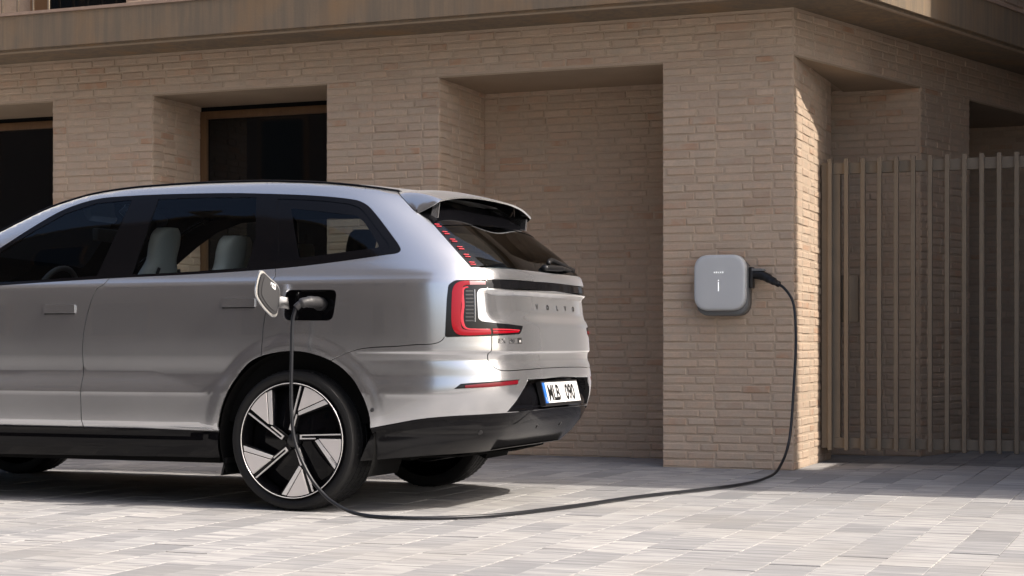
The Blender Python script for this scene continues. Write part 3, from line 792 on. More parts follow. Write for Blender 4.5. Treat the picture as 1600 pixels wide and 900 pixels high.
# ---- ribbons laid on the skin
def onskin(q, z, off=0.0):
    q = np.asarray(q, float); m = q > QC; p = P(np.where(m, 2*QC-q, q), z); n = N(np.where(m, 2*QC-q, q), z)
    p = p+n*off; p[...,1] = np.where(m, -p[...,1], p[...,1]); return p
def ribbon(pts, wd, off, name, m, parent, mirror=True, n=6, sm=True):
    pts = smooth(pts, n) if sm else pts
    wds = wd if hasattr(wd, '__len__') else None
    pts = [np.array(p) for p in pts]; N_ = len(pts); L = []; Rr = []
    for i, p in enumerate(pts):
        t = pts[min(i+1,N_-1)]-pts[max(i-1,0)]; t = t/np.linalg.norm(t)
        w_ = wd if wds is None else np.interp(i/(N_-1), np.linspace(0,1,len(wds)), wds)
        nn = np.array([-t[1], t[0]])*w_/2; L.append(p+nn); Rr.append(p-nn)
    L, Rr, Cn = np.array(L), np.array(Rr), np.array(pts)
    rows = [onskin(L[:,0], L[:,1], -.002), onskin(L[:,0], L[:,1], off*.7), onskin(Cn[:,0], Cn[:,1], off), onskin(Rr[:,0], Rr[:,1], off*.7), onskin(Rr[:,0], Rr[:,1], -.002)]
    vs = [tuple(r[i]) for i in range(N_) for r in rows]; K = 5
    fs = [(i*K+k, i*K+k+1, (i+1)*K+k+1, (i+1)*K+k) for i in range(N_-1) for k in range(K-1)]
    fs += [tuple(range(K)), tuple((N_-1)*K+k for k in range(K-1,-1,-1))]
    for s_, par in ((1, parent[0] if isinstance(parent, list) else parent), (-1, parent[-1] if isinstance(parent, list) else parent)):
        if s_ == -1 and not mirror: break
        mb = MB(); mb.add([(x, y*s_, z) for x,y,z in vs], fs); o = mb.build(name, m, par, smooth=True); o.data.set_sharp_from_angle(angle=R(50))
lp = OB['lamp']
ribbon([(.935,1.1605),(.9137,1.1565),(.8987,1.1403),(.8892,1.0923),(.880,.9524),(.889,.9225),(.9083,.9119),(1.0029,.9139),(1.006,.9139)], [.020,.024,.040,.040,.034,.022,.016], .006, 'light_guide', 'red', lp)
ribbon([(1.016,.9139),(1.10,.916),(1.19,.9175)], [.015,.013,.007], .005, 'light_guide', 'red', lp)
ribbon([(.936,1.1605),(.965,1.161),(.9985,1.1608)], [.020,.018,.016], .005, 'light_guide', 'clearl', lp)
ribbon([(.930,1.140),(.916,1.1325),(.910,1.05),(.9045,.9687),(.9146,.9327),(.950,.9275),(1.003,.9270)], [.006,.007,.008,.007,.006], .004, 'light_guide', 'redthin', lp)
ribbon([(1.016,.9285),(1.10,.928),(1.20,.9245)], [.006,.004], .004, 'light_guide', 'redthin', lp)
for i in range(9):
    z_ = 1.118-i*.0185; ribbon([(.921-.0009*i,z_),(.9465-.0009*i,z_)], .0075, .003, 'lamp_element', 'plastic', lp, sm=False)
ribbon([(.952,1.128),(.948,1.05),(.944,.965)], .004, .004, 'lamp_element', 'chrome', lp)
for i in range(6):
    f_ = (i+.35)/6.1; z_ = 1.482-f_*.245; qa = .9505; 
    for dz in (0, -.0110): ribbon([(qa,z_+dz),(qa+.021,z_+dz-.001)], .0034, .003, 'light_element', 'redthin', OB['pil'], sm=False)
for qa, qb, zz in ((-1.5115,-1.3155,1.0195), (-.4050,-.2090,1.0435)): ribbon([(qa,zz-.001),(qb,zz-.001)], .009, .004, 'handle_painted_shade', 'satin', car, sm=False)  # dark strip stands in for the shade under each door handle
# reflector red core
ribbon([(.905,.6420),(.96,.6465),(1.05,.6535),(1.1600,.6615)], [.012,.019,.021,.019], .003, 'reflector_core', 'red' if False else 'redref', car, sm=False)
# gloss trim line over the lower bumper
ribbon([(.50,.4285),(.6057,.4500),(.7312,.4735),(.9049,.4900),(1.0441,.4965),(1.12,.4975)], .014, .004, 'bumper_trim', 'black', car)
# tailgate lettering
def skin_text(body, q, z, size, sx, spacing, offs, ext, name, m, parent, shear=0.0):
    vs, fs = text_geo(body, size, spacing, offs, ext)
    x = np.array([v[0] for v in vs])*sx; y = np.array([v[1] for v in vs]); e = np.array([v[2] for v in vs])
    p = onskin(q+x+shear*y, z+y, 0.0); n = N(np.where(q+x > QC, 2*QC-(q+x), q+x), z+y); n[...,1] = np.where(q+x > QC, -n[...,1], n[...,1])
    p = p+n*(e+ext+.0005)[:,None]
    mb = MB(); mb.add([tuple(a) for a in p], fs); return mb.build(name, m, parent)
tg = OB['tailgate'][0]
for ch, q_ in zip('VOLVO', (1.478,1.632,1.790,1.918,2.050)):
    skin_text(ch, q_, 1.0415, .036, 1.25, 1, .0012, .0022, 'letter', 'chrome', tg)
skin_text('EX', 1.040, .8585, .034, 1.05, 1.1, -.0002, .001, 'letter', 'darkletter', tg, .15)
mb = MB()
def frame_q(q0_, q1_, z0_, z1_, name, m, th=.002):
    for a, b in (((q0_,z0_),(q1_,z0_)),((q1_,z0_),(q1_,z1_)),((q1_,z1_),(q0_,z1_)),((q0_,z1_),(q0_,z0_))):
        ribbon([a,b], th, .0015, name, m, tg, mirror=False, sm=False)
frame_q(1.112, 1.180, .858, .884, 'badge_frame', 'darkletter'); 
skin_text('90', 1.117, .8605, .030, 1.1, 1.05, -.0002, .001, 'letter', 'darkletter', tg, .1)
ribbon([(1.183,.871),(1.214,.871)], .029, .002, 'badge_tile', 'darkletter', tg, mirror=False, sm=False)
ribbon([(1.190,.8655),(1.207,.8655)], .003, .003, 'badge_mark', 'platew', tg, mirror=False, sm=False); ribbon([(1.192,.8715),(1.205,.8715)], .003, .003, 'badge_mark', 'platew', tg, mirror=False, sm=False)
# parking sensors
def sensor(q, z, r, mirror=True):
    n = 16; c = onskin(np.array(q), np.array(z), 0); a = [(q+r*math.cos(2*math.pi*k/n), z+r*math.sin(2*math.pi*k/n)) for k in range(n)]
    b = [(q+r*.6*math.cos(2*math.pi*k/n), z+r*.6*math.sin(2*math.pi*k/n)) for k in range(n)]
    va = [tuple(onskin(x, y, .0015)) for x,y in a]; vb = [tuple(onskin(x, y, .0025)) for x,y in b]; vc = [tuple(onskin(x, y, -.004)) for x,y in a]
    fs = [(k,(k+1)%n,n+(k+1)%n,n+k) for k in range(n)]+[tuple(range(n,2*n))]+[(2*n+k,2*n+(k+1)%n,(k+1)%n,k) for k in range(n)]
    for s_ in ((1,-1) if mirror else (1,)):
        mb = MB(); mb.add([(x,y*s_,z) for x,y,z in va+vb+vc], fs, 0); mb.build('parking_sensor', 'plastic', car, smooth=False)
sensor(.47,.5245,.011); sensor(1.0056,.4076,.011); sensor(1.55,.418,.010)
# ---- roof, windscreen and bonnet from the two roof edges
E_ = np.array([base(np.array(q), np.array(z)) for q, z in topl])
E_ = E_[E_[:,1] < -.05]
def loft(s0, s1, name, m, crown, off=0.0):
    rows = E_[(E_[:,0] >= s0-1e-6) & (E_[:,0] <= s1+1e-6)]; nw = 17; vs = []
    for s_, w_, z_ in rows:
        for t in np.linspace(-1, 1, nw): vs.append((s_, w_*-1*t*-1*-1 if False else -abs(w_)*-t, z_+off+crown*(1-abs(t)**2.4)))
    fs = [(i*nw+k, i*nw+k+1, (i+1)*nw+k+1, (i+1)*nw+k) for i in range(len(rows)-1) for k in range(nw-1)]
    mb = MB(); mb.add(vs, [f[::-1] for f in fs]); return mb.build(name, m, car, smooth=True)
SA, SB = -1.50, -2.62
cut = sorted(E_[:,0]); 
def near(x): return min(cut, key=lambda c: abs(c-x))
SA, SB = near(SA), near(SB)
loft(SA, 9, 'roof', 'paint', .035); loft(SB, SA, 'windscreen', 'cglass', .03); loft(-9, SB, 'bonnet', 'paint', .05)
# roof rails
for s_ in (-1, 1):
    pts = [(p[0], s_*(abs(p[1])-.004), p[2]+.003) for p in E_ if -1.54 < p[0] < .43]
    pts = [(pts[0][0]-.05, pts[0][1], pts[0][2]-.03)]+pts+[(pts[-1][0]+.04, pts[-1][1]+s_*-.01, pts[-1][2]-.018)]
    tube(pts, .009, 8, (1, 1)).build('roof_rail', 'black', car, smooth=True)
for s_ in (-1, 1):
    pts = [(p[0], s_*(abs(p[1])-.003), p[2]+.004) for p in E_ if -2.62 < p[0] < -1.50]
    tube(pts, .0085, 8).build('windscreen_trim', 'black', car, smooth=True)
# ---- tail spoiler
nt_ = 41; ts = np.linspace(-1, 1, nt_)
endp = base(np.array(QE), np.array(ztop(QE)))        # roof edge end
tipp = base(np.array(.9215), np.array(1.534))
Fc, Tc, Bc = [], [], []
for t in ts:
    a = abs(t); sg = -1 if t < 0 else 1
    if a < .8:
        u_ = a/.8; Fp = np.array([endp[0]-.002+.0*u_, sg*abs(endp[1])*u_, endp[2]+.035*(1-u_**2.4)])
        Tp = np.array([float(pchip([0,.3,.6,1], [.735,.731,.718,.690])(u_)), sg*.655*u_, float(pchip([0,.3,.6,.85,1], [1.641,1.639,1.630,1.611,1.592])(u_))])
    else:
        u_ = (a-.8)/.2; k = base(np.array(.9265-.005*u_), np.array(endp[2]+(1.534-endp[2])*u_)); Fp = np.array([k[0]+.004, sg*abs(k[1]), k[2]])
        Tp = np.array([.690+(tipp[0]+.012-.690)*u_**1.3, sg*(.655+(abs(tipp[1])-.655)*u_), 1.592+(1.530-1.592)*u_**1.1])
    Fc.append(Fp); Tc.append(Tp); Bc.append(Tp+np.array([-.11,0,-.012]) if a < .8 else Tp+np.array([-.03,0,-.008]))
vs = []; K = 10
for F1, T1, B1 in zip(Fc, Tc, Bc):
    for u_ in np.linspace(0, 1, 8):
        p = F1*(1-u_)+T1*u_; p = p+np.array([0,0,.016*math.sin(math.pi*u_)]); vs.append(tuple(p))
    vs.append(tuple(T1+np.array([-.004,0,-.009]))); vs.append(tuple(B1))
fs = [(i*K+k, (i+1)*K+k, (i+1)*K+k+1, i*K+k+1) for i in range(nt_-1) for k in range(K-1)]
mb = MB(); mb.add(vs, fs, 0)
mb.mi = [1 if (j % (K-1)) >= 8 else 0 for j in range(len(fs))]
spo = mb.build('spoiler', ['paint','black'], car, smooth=True); spo.data.set_sharp_from_angle(angle=R(50))
for s_ in (-1, 1):
    mb = MB(); p = [(.640,s_*.632,1.572),(.676,s_*.628,1.580),(.668,s_*.632,1.505),(.628,s_*.640,1.500)]
    q_ = [(x-.004, y-s_*.012, z) for x,y,z in p]
    mb.add(p+q_, [(0,1,2,3),(7,6,5,4),(0,4,5,1),(1,5,6,2),(2,6,7,3),(3,7,4,0)]); mb.build('spoiler_fin', 'paint', spo)
# wiper
wp = MB(); c = onskin(np.array(QC+.02), np.array(1.268), .0)
wx = float(c[0]); 
path = [(wx+.015,-.09,1.262),(wx+.03,.05,1.266),(wx+.022,.20,1.270),(wx-.015,.40,1.268)]
o_w = tube(catmull(path, 6), [.020]*4+[.020]*7+[.013]*8, 10, (1,.8)).build('wiper', 'satin', car, smooth=True)
tube(catmull([(wx+.0,.02,1.292),(wx-.015,.10,1.312),(wx-.01,.22,1.300),(wx-.02,.48,1.272)], 6), .012, 8, (1,1.2)).build('wiper_arm', 'satin', o_w, smooth=True)
# small badge on the bar
# ---- number plate
tl = R(14); PC = np.array([1.112, .012, .598]); e1 = np.array([0,1,0]); e2 = np.array([-math.sin(tl),0,math.cos(tl)]); e3 = np.cross(e1, e2)
def plate_box(x0, x1, y0, y1, d0, d1, name, m, parent):
    vs = [tuple(PC+e1*x+e2*y+e3*d) for d in (d0,d1) for x,y in ((x0,y0),(x1,y0),(x1,y1),(x0,y1))]
    mb = MB(); mb.add(vs, [(0,3,2,1),(4,5,6,7),(0,1,5,4),(1,2,6,5),(2,3,7,6),(3,0,4,7)]); return mb.build(name, m, parent)
pb = plate_box(-.285, .285, -.068, .064, -.03, -.002, 'number_plate', 'satin', car)
plate_box(-.236, .270, -.055, .055, -.0018, .001, 'plate_face', 'platew', pb); plate_box(-.275, -.2362, -.055, .055, -.0018, .001, 'country_band', 'plateb', pb)
def plate_text(body, x, y, size, sx, name, m, bold=.0):
    vs, fs = text_geo(body, size, 1.0, bold, 0)
    mb = MB(); mb.add([tuple(PC+e1*(x+v[0]*sx)+e2*(y+v[1])+e3*.0022) for v in vs], fs); mb.build(name, m, pb)
plate_text('MLB', -.218, -.041, .116, .84, 'plate_letters', 'ink', .0034); plate_text('090', .050, -.041, .116, .84, 'plate_digits', 'ink', .0034)
plate_text('S', -.266, -.045, .028, .9, 'country_letter', 'platew')
# ---- charge port bucket, lid and plug
def ring_at(poly, off, sc=1.0):
    c = np.mean(np.array(poly), 0); return [onskin(c[0]+(x-c[0])*sc, c[1]+(y-c[1])*sc, off) for x,y in poly]
rings = [ring_at(PORT, .0008, 1.0), ring_at(PORT, -.006, .985), ring_at(PORT, -.055, .93)]
n = len(PORT); vs = [tuple(p) for r_ in rings for p in r_]
fs = [(j*n+k, (j+1)*n+k, (j+1)*n+(k+1)%n, j*n+(k+1)%n) for j in range(2) for k in range(n)]+[tuple(2*n+k for k in range(n-1,-1,-1))]
mb = MB(); mb.add(vs, fs); port = mb.build('charge_port', 'black', car)
sk = lathe([(.034,-.0),(.034,-.03),(.026,-.03),(.026,-.004),(.001,-.004)], 24); o = sk.build('socket', 'plastic', port, smooth=False); o.location = (.145,-.915,1.058)
FN = Vector((.8,-.6,0)).normalized()
FO = [(-.102,-1.096,1.228),(-.113,-1.11,1.199),(-.120,-1.12,1.108),(-.110,-1.106,1.070),(-.082,-1.069,1.015),(-.061,-1.041,.991),(-.052,-1.030,.996),(-.046,-1.022,1.03),(-.040,-1.013,1.114),(-.046,-1.022,1.150),(-.077,-1.062,1.195)]
FI = [(-.0785+(p[0]+.0785)*.88+.002, -1.066+(p[1]+1.066)*.88+.002, 1.11+(p[2]-1.11)*.88) for p in FO]
def slabpoly(pts, d0, d1, name, m, parent, sm=4):
    pts = [Vector(p) for p in catmull(pts, sm, True)]; n = len(pts)
    vs = [tuple(p+FN*d0) for p in pts]+[tuple(p+FN*d1) for p in pts]
    mb = MB(); mb.add(vs, [tuple(range(n-1,-1,-1)), tuple(range(n,2*n))]+[(i,(i+1)%n,n+(i+1)%n,n+i) for i in range(n)]); return mb.build(name, m, parent, bevel=.0015, seg=1)
lid = slabpoly(FO, -.014, 0, 'charge_lid', 'paint', car)
slabpoly(FI, .0004, .008, 'lid_liner', 'flapin', lid)
slabpoly([(p[0]*.80+.2*-.066, p[1]*.80+.2*-1.048, p[2]*.84+.16*1.105) for p in FI], .0084, .011, 'lid_cushion', 'plastic', lid)
st = [Vector(p)+FN*.0118 for p in [(-.074,-1.058,1.169),(-.057,-1.036,1.155),(-.059,-1.038,1.128),(-.076,-1.060,1.146)]]
mb = MB(); mb.add([tuple(p) for p in st]+[tuple(p-FN*.0006) for p in st], [(0,3,2,1),(4,5,6,7),(0,1,5,4),(1,2,6,5),(2,3,7,6),(3,0,4,7)]); stk = mb.build('sticker', 'platew', lid)
mk = MB()
for f_ in (.2,.5,.8):
    c = st[0]*(1-f_)*.5+st[1]*f_*.5+st[3]*(1-f_)*.5+st[2]*f_*.5+FN*.0003; ux = (st[1]-st[0]).normalized(); uz = (st[3]-st[0]).normalized()
    a = .0028; b2 = .005; mk.add([tuple(c-ux*a-uz*b2), tuple(c+ux*a-uz*b2), tuple(c+ux*a+uz*b2), tuple(c-ux*a+uz*b2)], [(0,3,2,1)])
mk.build('sticker_mark', 'ink', stk)
mb = MB(); mb.add([(-.040,-1.024,1.095),(-.012,-.982,1.092),(-.005,-.975,1.030),(-.040,-1.024,1.040),(-.050,-1.018,1.095),(-.022,-.976,1.092),(-.015,-.969,1.030),(-.050,-1.018,1.040)],
    [(0,3,2,1),(4,5,6,7),(0,1,5,4),(1,2,6,5),(2,3,7,6),(3,0,4,7)]); mb.build('lid_hinge', 'chrome', lid, bevel=.003)

# ---- wheels (y axis is the axle, outer face towards -y)
def make_wheel():
    RR = .2965
    rim = lathe([(.05,.03),(.22,.06),(RR-.03,.08),(RR-.02,.24),(RR-.022,.02),(RR-.012,-.004),(RR,-.006),(RR+.006,.004),(RR+.004,.02)], 72)
    wheel = rim.build('wheel', 'black', car, smooth=True); wheel.data.set_sharp_from_angle(angle=R(40))
    prof = [(RR+.002,.012),(.315,-.002),(.333,-.006),(.346,-.001),(.354,.012),(.3585,.028)]
    y = .028
    for gI in range(4):
        y2 = y+.042; prof += [(.3605 if gI else .360,y+.006),(.362,y2-.006),(.3618,y2),(.355,y2+.0015),(.355,y2+.0085),(.3618,y2+.010)]; y = y2+.010
    prof += [(.360,.262),(.352,.275),(.330,.280),(RR,.27)]
    ty = lathe(prof, 96).build('tyre', 'rubber', wheel, smooth=True); ty.data.set_sharp_from_angle(angle=R(35))
    # fine tread cuts
    tc = MB(); nb = 68
    for k in range(nb):
        a = 2*math.pi*k/nb
        for y0_, y1_, dd in ((.033,.068,.02), (.086,.118,-.02), (.138,.170,.02), (.190,.222,-.02), (.242,.262,.02)):
            vs = []
            for yy, da in ((y0_,0),(y1_,dd)):
                for rr_, w_ in ((.3606,.0),(.3628,.0),):
                    for sg in (-1,1):
                        an = a+da+sg*.0095; vs.append((rr_*math.cos(an), yy, rr_*math.sin(an)))
            tc.add(vs, [(2,3,7,6),(0,2,6,4),(1,5,7,3),(0,1,3,2),(4,6,7,5)])
    t2 = tc.build('tread_block', 'tread', wheel); t2['kind'] = 'stuff'
    def rot(p, k): a = R(72*k); return (p[0]*math.cos(a)-p[1]*math.sin(a), p[0]*math.sin(a)+p[1]*math.cos(a))
    def plate(pts, y0_, y1_, name, m, parent, k, bev=0):
        pp = [rot(p, k) for p in pts]; n = len(pp)
        ar = sum(pp[i][0]*pp[(i+1)%n][1]-pp[(i+1)%n][0]*pp[i][1] for i in range(n))
        if ar < 0: pp = pp[::-1]
        vs = [(x*RR,y0_,z*RR) for x,z in pp]+[(x*RR,y1_,z*RR) for x,z in pp]
        mb = MB(); mb.add(vs, [tuple(range(n)), tuple(range(2*n-1,n-1,-1))]+[(i,n+i,n+(i+1)%n,(i+1)%n) for i in range(n)])
        return mb.build(name, m, parent, bevel=bev, seg=1)
    def arc(a0, a1, r, n=7): return [(r*math.cos(R(a)), r*math.sin(R(a))) for a in np.linspace(a0, a1, n)]
    for k in range(5):
        sp = plate([(.10,.10),(.50,.115)]+arc(7.2, -26.5, .964, 9)+[(.80,-.50),(.44,.0),(.12,-.02)], .004, .034, 'spoke', 'black', wheel, k, .002)
        plate([(.527,.040)]+arc(2.4, -22.8, .964, 7)+[(.880,-.376)], -.0045, .006, 'spoke_face', 'alloy', sp, k, .0012)
        plate([(.512,.030),(.870,-.390),(.828,-.470),(.455,.005)], -.0035, .008, 'spoke_edge', 'alloyl', sp, k, .001)
        plate([(.17,.028),(.50,.036),(.50,.058),(.197,.050),(.197,.082),(.955,.135),(.955,.118)][:0]+[(.168,.026),(.455,.034),(.455,.056),(.196,.049),(.196,.088),(.955,.138),(.957,.112),(.50,.080)][:0]+[(.165,.026),(.46,.034),(.46,.054),(.193,.047),(.193,.084),(.963,.112),(.961,.134),(.165,.104)], -.004, .005, 'spoke_line', 'alloyl', sp, k)
    # lettering on one spoke
    vs, fs = text_geo('VOLVO', .0125, 1.35, .0003, 0, 'CENTER')
    aa = R(-50); c = (.800*RR, -.345*RR)
    mb = MB(); mb.add([(c[0]+v[0]*math.cos(aa)-v[1]*math.sin(aa), -.0042, c[1]+v[0]*math.sin(aa)+v[1]*math.cos(aa)) for v in vs], fs); mb.build('letter', 'darkletter', wheel)
    lathe([(.980*RR,.004),(.982*RR,-.0062),(.987*RR,-.0074),(.993*RR,-.0074),(.996*RR,-.006)], 96).build('rim_edge', 'alloyl', wheel, smooth=True)
    hub = lathe([(.001,.004),(.030,.006),(.036,.012),(.040,.034)], 32).build('hub_cap', 'satin', wheel, smooth=True)
    bd_ = lathe([(.06,.095),(.205,.095),(.205,.120),(.06,.120)], 48).build('brake_disc', 'iron', wheel, smooth=False)
    cal = MB(); 
    for a in np.linspace(R(20), R(75), 8)[:-1]:
        b = a+R(55)/7; cal.add([(r_*math.cos(t),yy,r_*math.sin(t)) for yy in (.075,.14) for r_ in (.150,.225) for t in (a,b)], [(0,2,3,1),(4,5,7,6),(2,6,7,3),(0,1,5,4),(0,4,6,2),(1,3,7,5)])
    cal.build('brake_caliper', 'plastic', wheel)
    return wheel
def copy_tree(o, parent):
    c = o.copy(); COL.objects.link(c); c.parent = parent
    for ch in list(o.children): copy_tree(ch, c)
    return c
w0 = make_wheel()
kids = []
spots = [(-.0, -.966, 0, 17), (-.0, .966, math.pi, 40), (-2.985, -.966, 0, 5), (-2.985, .966, math.pi, 60)]
for i, (s_, y_, rz, roll) in enumerate(spots):
    o = w0 if i == 0 else copy_tree(w0, car)
    # the rolled position turns about the axle
    o.rotation_mode = 'XYZ'; o.location = (s_, y_, .362); o.rotation_euler = (0, R(0 if i == 0 else roll), rz)
# ---- wheel arch liners, underbody
for ac in (.0, -2.985):
    for s_ in (-1, 1):
        vs = []; fs = []; aa = np.linspace(R(-25), R(205), 30)
        for a in aa:
            for y_, r_ in ((.952,.447),(.60,.45),(.60,.02)): vs.append((ac+.015+r_*math.cos(a), s_*y_, .375+r_*math.sin(a)))
        for i in range(len(aa)-1):
            for k in range(2): fs.append((i*3+k,(i+1)*3+k,(i+1)*3+k+1,i*3+k+1))
        mb = MB(); mb.add(vs, fs); mb.build('arch_liner', 'tub', car)
ub = MB(); ub.prism([(.50,-.86),(.50,.86),(.78,.62),(.85,.0),(.78,-.62)], .275, .285); ub.box(-2.50, -.46, -.90, .90, .232, .262); ub.box(-.46, .50, -.60, .60, .25, .262); ub.box(-3.5, -2.5, -.58, .58, .25, .262)
ub.build('underbody', 'tub', car)
df = MB(); df.add([(.98,-.50,.320),(.98,.50,.320),(.55,-.56,.240),(.55,.56,.240),(.50,-.56,.274),(.50,.56,.274)], [(0,1,3,2),(2,3,5,4)]); df.build('diffuser', 'plastic', car)
for s_ in (-1, 1):
    mb = MB(); mb.add([(-.40,s_*.93,.262),(-.40,s_*.68,.262),(-.43,s_*.93,.17),(-.43,s_*.68,.17),(-.415,s_*.93,.262),(-.415,s_*.68,.262),(-.44,s_*.93,.17),(-.44,s_*.68,.17)], [(0,1,3,2),(4,6,7,5),(0,2,6,4),(1,5,7,3),(2,3,7,6)])
    mb.build('mud_flap', 'satin', car)
# ---- cabin
cb = MB(); cb.box(-2.4, .60, -.80, .80, .45, .47); cb.box(-2.45, -2.0, -.82, .82, .47, 1.12); cb.box(-2.0, .6, -.86, -.80, .45, 1.16); cb.box(-2.0, .6, .80, .86, .45, 1.16); cb.build('cabin_floor', 'tub', car)
def seat(s_, w_, z_, m, name, hs=1.0):
    # a padded back with a built-in head rest, leaning back
    outline = [(0,.16),(.30,.24),(.55,.225),(.66,.15),(.71,.115),(.80,.12),(.86,.105),(.89,.06)]
    vs = []; K = 20; rows = []
    for h_, hw in smooth(outline, 4):
        h_ *= hs; th = .07 if h_ < .6*hs else .05
        lean = .22*h_
        for k in range(K):
            a = 2*math.pi*k/K; cx, cy = math.cos(a), math.sin(a)
            vs.append((s_+lean+th*np.sign(cx)*abs(cx)**.7, w_+hw*np.sign(cy)*abs(cy)**.6, z_+h_))
    n = len(vs)//K; fs = [(i*K+k, i*K+(k+1)%K, (i+1)*K+(k+1)%K, (i+1)*K+k) for i in range(n-1) for k in range(K)]+[tuple((n-1)*K+k for k in range(K))]
    mb = MB(); mb.add(vs, fs); o = mb.build(name, m, car, smooth=True)
    for sg in (-1, 1):
        tube(catmull([(s_+.22*.30*hs+.062,w_+sg*.15,z_+.30*hs),(s_+.22*.5*hs+.066,w_+sg*.16,z_+.5*hs),(s_+.22*.66*hs+.062,w_+sg*.10,z_+.66*hs)], 5), .010, 6).build('seat_piping', 'seat2', o, smooth=True)
for w_ in (-.40, .40):
    seat(-1.30, w_, .62, 'seat', 'seat'); seat(-.86, w_, .60, 'seat', 'seat', .96); seat(-.04, w_*.95, .74, 'seat2', 'seat', .82)
rg = tube([(-1.86+.06*math.sin(a), -.40+.18*math.cos(a), 1.13+.165*math.sin(a)) for a in np.linspace(0, 2*math.pi, 33)], .016, 8).build('steering_wheel', 'seat2', car, smooth=True)
mb = MB(); mb.box(-1.80, -1.76, -.13, .13, 1.47, 1.545); mb.build('rear_view_mirror', 'seat2', car, bevel=.008)
hl = E_[(E_[:,0] > -1.5) & (E_[:,0] < .5)]
vs = []
for s_, w_, z_ in hl[::3]:
    for t in np.linspace(-1, 1, 9): vs.append((s_, abs(w_)*.98*t, z_-.025+.03*(1-t*t)))
n = len(vs)//9; mb = MB(); mb.add(vs, [(i*9+k, i*9+k+1, (i+1)*9+k+1, (i+1)*9+k) for i in range(n-1) for k in range(8)]); mb.build('headlining', 'tub', car, smooth=True)
# door mirrors and front lamps (ahead of the picture)
for s_ in (-1, 1):
    mb = MB(); mb.box(-2.12, -1.98, s_*1.0-.10, s_*1.0+.10, 1.13, 1.27); o = mb.build('door_mirror', 'paint', car, bevel=.03, seg=3)
    q_ = np.linspace(QF+.15, QF+.75, 12); a = onskin(q_, .78+0*q_, .004); b = onskin(q_, .86+0*q_, .004)
    vs = [tuple(p) for p in a]+[tuple(p) for p in b]; mb = MB(); mb.add([(x,y*-s_,z) for x,y,z in vs], [(i,i+1,13+i,12+i) for i in range(11)]); mb.build('headlamp', 'smoke', car, smooth=True)

# ================================================================ charger on the pier
ch = empty('wall_charger', (-.475,0,1.27)); tag(ch, 'silver grey wall charger box mounted on the brick corner pier', 'charger')
def rbox(x0, x1, z0, z1, y0, y1, r, name, m, parent, dome=0.0):
    pts = round_poly([(x0,z0),(x1,z0),(x1,z1),(x0,z1)], r*2, 9); n = len(pts); cx, cz = (x0+x1)/2, (z0+z1)/2
    vs = []; levels = [(y1,1.0),(y0+.030,1.0),(y0+.014,.990),(y0+.005,.972),(y0+.001,.945),(y0-dome*.4,.86),(y0-dome*.8,.6),(y0-dome,.25)]
    for y_, sc_ in levels:
        for x, z in pts:
            vs.append((cx+(x-cx)*sc_, y_, cz+(z-cz)*sc_))
    L = len(levels); fs = [(j*n+k, j*n+(k+1)%n, (j+1)*n+(k+1)%n, (j+1)*n+k) for j in range(L-1) for k in range(n)]
    fs += [tuple((L-1)*n+k for k in range(n)), tuple(range(n-1,-1,-1))]
    mb = MB(); mb.add(vs, fs); o = mb.build(name, m, parent, smooth=True); return o
rbox(-.183, .186, -.218, .170, -.105, -.004, .05, 'back_box', 'chback', ch)
rbox(-.186, .178, -.183, .200, -.150, -.1062, .052, 'cover', 'cover', ch, .003)
vs, fs = text_geo('VOLVO', .0125, 2.0, .0003, 0, 'CENTER')
mb = MB(); mb.add([(v[0]-.008, -.1545, v[1]+.074) for v in vs], fs); mb.build('letter', 'lit', ch)
mb = MB(); mb.box(-.0115, -.0075, -.1545, -.153, -.050, .012); mb.build('light_line', 'lit', ch); mb = MB(); mb.box(-.012, -.0065, -.1545, -.153, .021, .0265); mb.build('light_dot', 'lit', ch)
mb = MB(); mb.box(.1865, .215, -.095, -.03, -.03, .115); mb.build('outlet', 'satin', ch, bevel=.008)
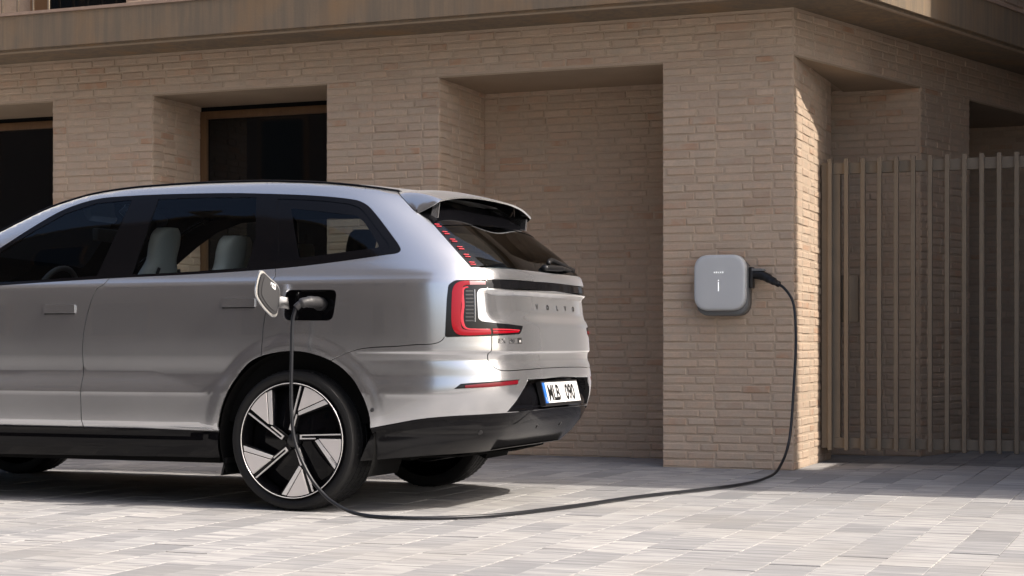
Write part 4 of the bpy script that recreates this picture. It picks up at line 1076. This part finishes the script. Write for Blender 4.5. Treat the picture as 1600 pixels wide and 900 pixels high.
mb = MB(); mb.add([(.205,-.095,.088),(.285,-.085,.088),(.300,-.06,.092),(.285,-.035,.088),(.205,-.03,.088),(.205,-.095,.104),(.270,-.085,.104),(.285,-.06,.104),(.270,-.035,.104),(.205,-.03,.104)],
   [(0,4,3,2,1),(5,6,7,8,9),(0,1,6,5),(1,2,7,6),(2,3,8,7),(3,4,9,8),(4,0,5,9)]); mb.build('outlet_flap', 'chback', ch)
# ================================================================ charging cable
cab = empty('charging_cable', (-.4,-3.0,0)); tag(cab, 'black charging cable running across the paving from charger to car', 'cable')
def wc(p): return (p[0]+OX, p[1]+OY, p[2])
gun1 = [(-.275,-.060,1.340),(-.235,-.062,1.334),(-.19,-.070,1.322),(-.14,-.095,1.298),(-.10,-.125,1.278),(-.068,-.155,1.262)]
gun2 = [wc(p) for p in [(.150,-.925,1.062),(.140,-.985,1.066),(.125,-1.030,1.066),(.100,-1.058,1.056),(.080,-1.070,1.036)]]
line = [gun2[-1]]+[wc(p) for p in [(.066,-1.075,.98),(.060,-1.076,.78),(.060,-1.078,.54),(.082,-1.080,.363),(.168,-1.082,.19),(.258,-1.088,.096),(.34,-1.10,.050),(.434,-1.10,.017)]]
line += [(-1.02,-4.05,.013),(-.713,-3.841,.013),(-.495,-3.247,.013),(-.32,-2.48,.013),(-.115,-1.89,.013),(.004,-1.45,.014),(.052,-1.10,.022),(.066,-.75,.062),(.078,-.50,.223),(.085,-.38,.596),(.080,-.30,.933),(.041,-.22,1.147),(-.030,-.175,1.238),(-.068,-.155,1.262)]
def rel(ps): return [(p[0]+.4, p[1]+3.0, p[2]) for p in ps]
tube(catmull(rel(line), 12), .0092, 12).build('cord', 'cable', cab, smooth=True)
tube(catmull(rel(gun1), 6), [.030]*6+[.029]*6+[.027]*6+[.023]*6+[.018]*7, 14, (1,1.15)).build('plug', 'satin', cab, smooth=True)
tube(catmull(rel(gun2), 6), [.031]*6+[.030]*6+[.026]*6+[.018]*7, 14).build('plug', 'plastic', cab, smooth=True)
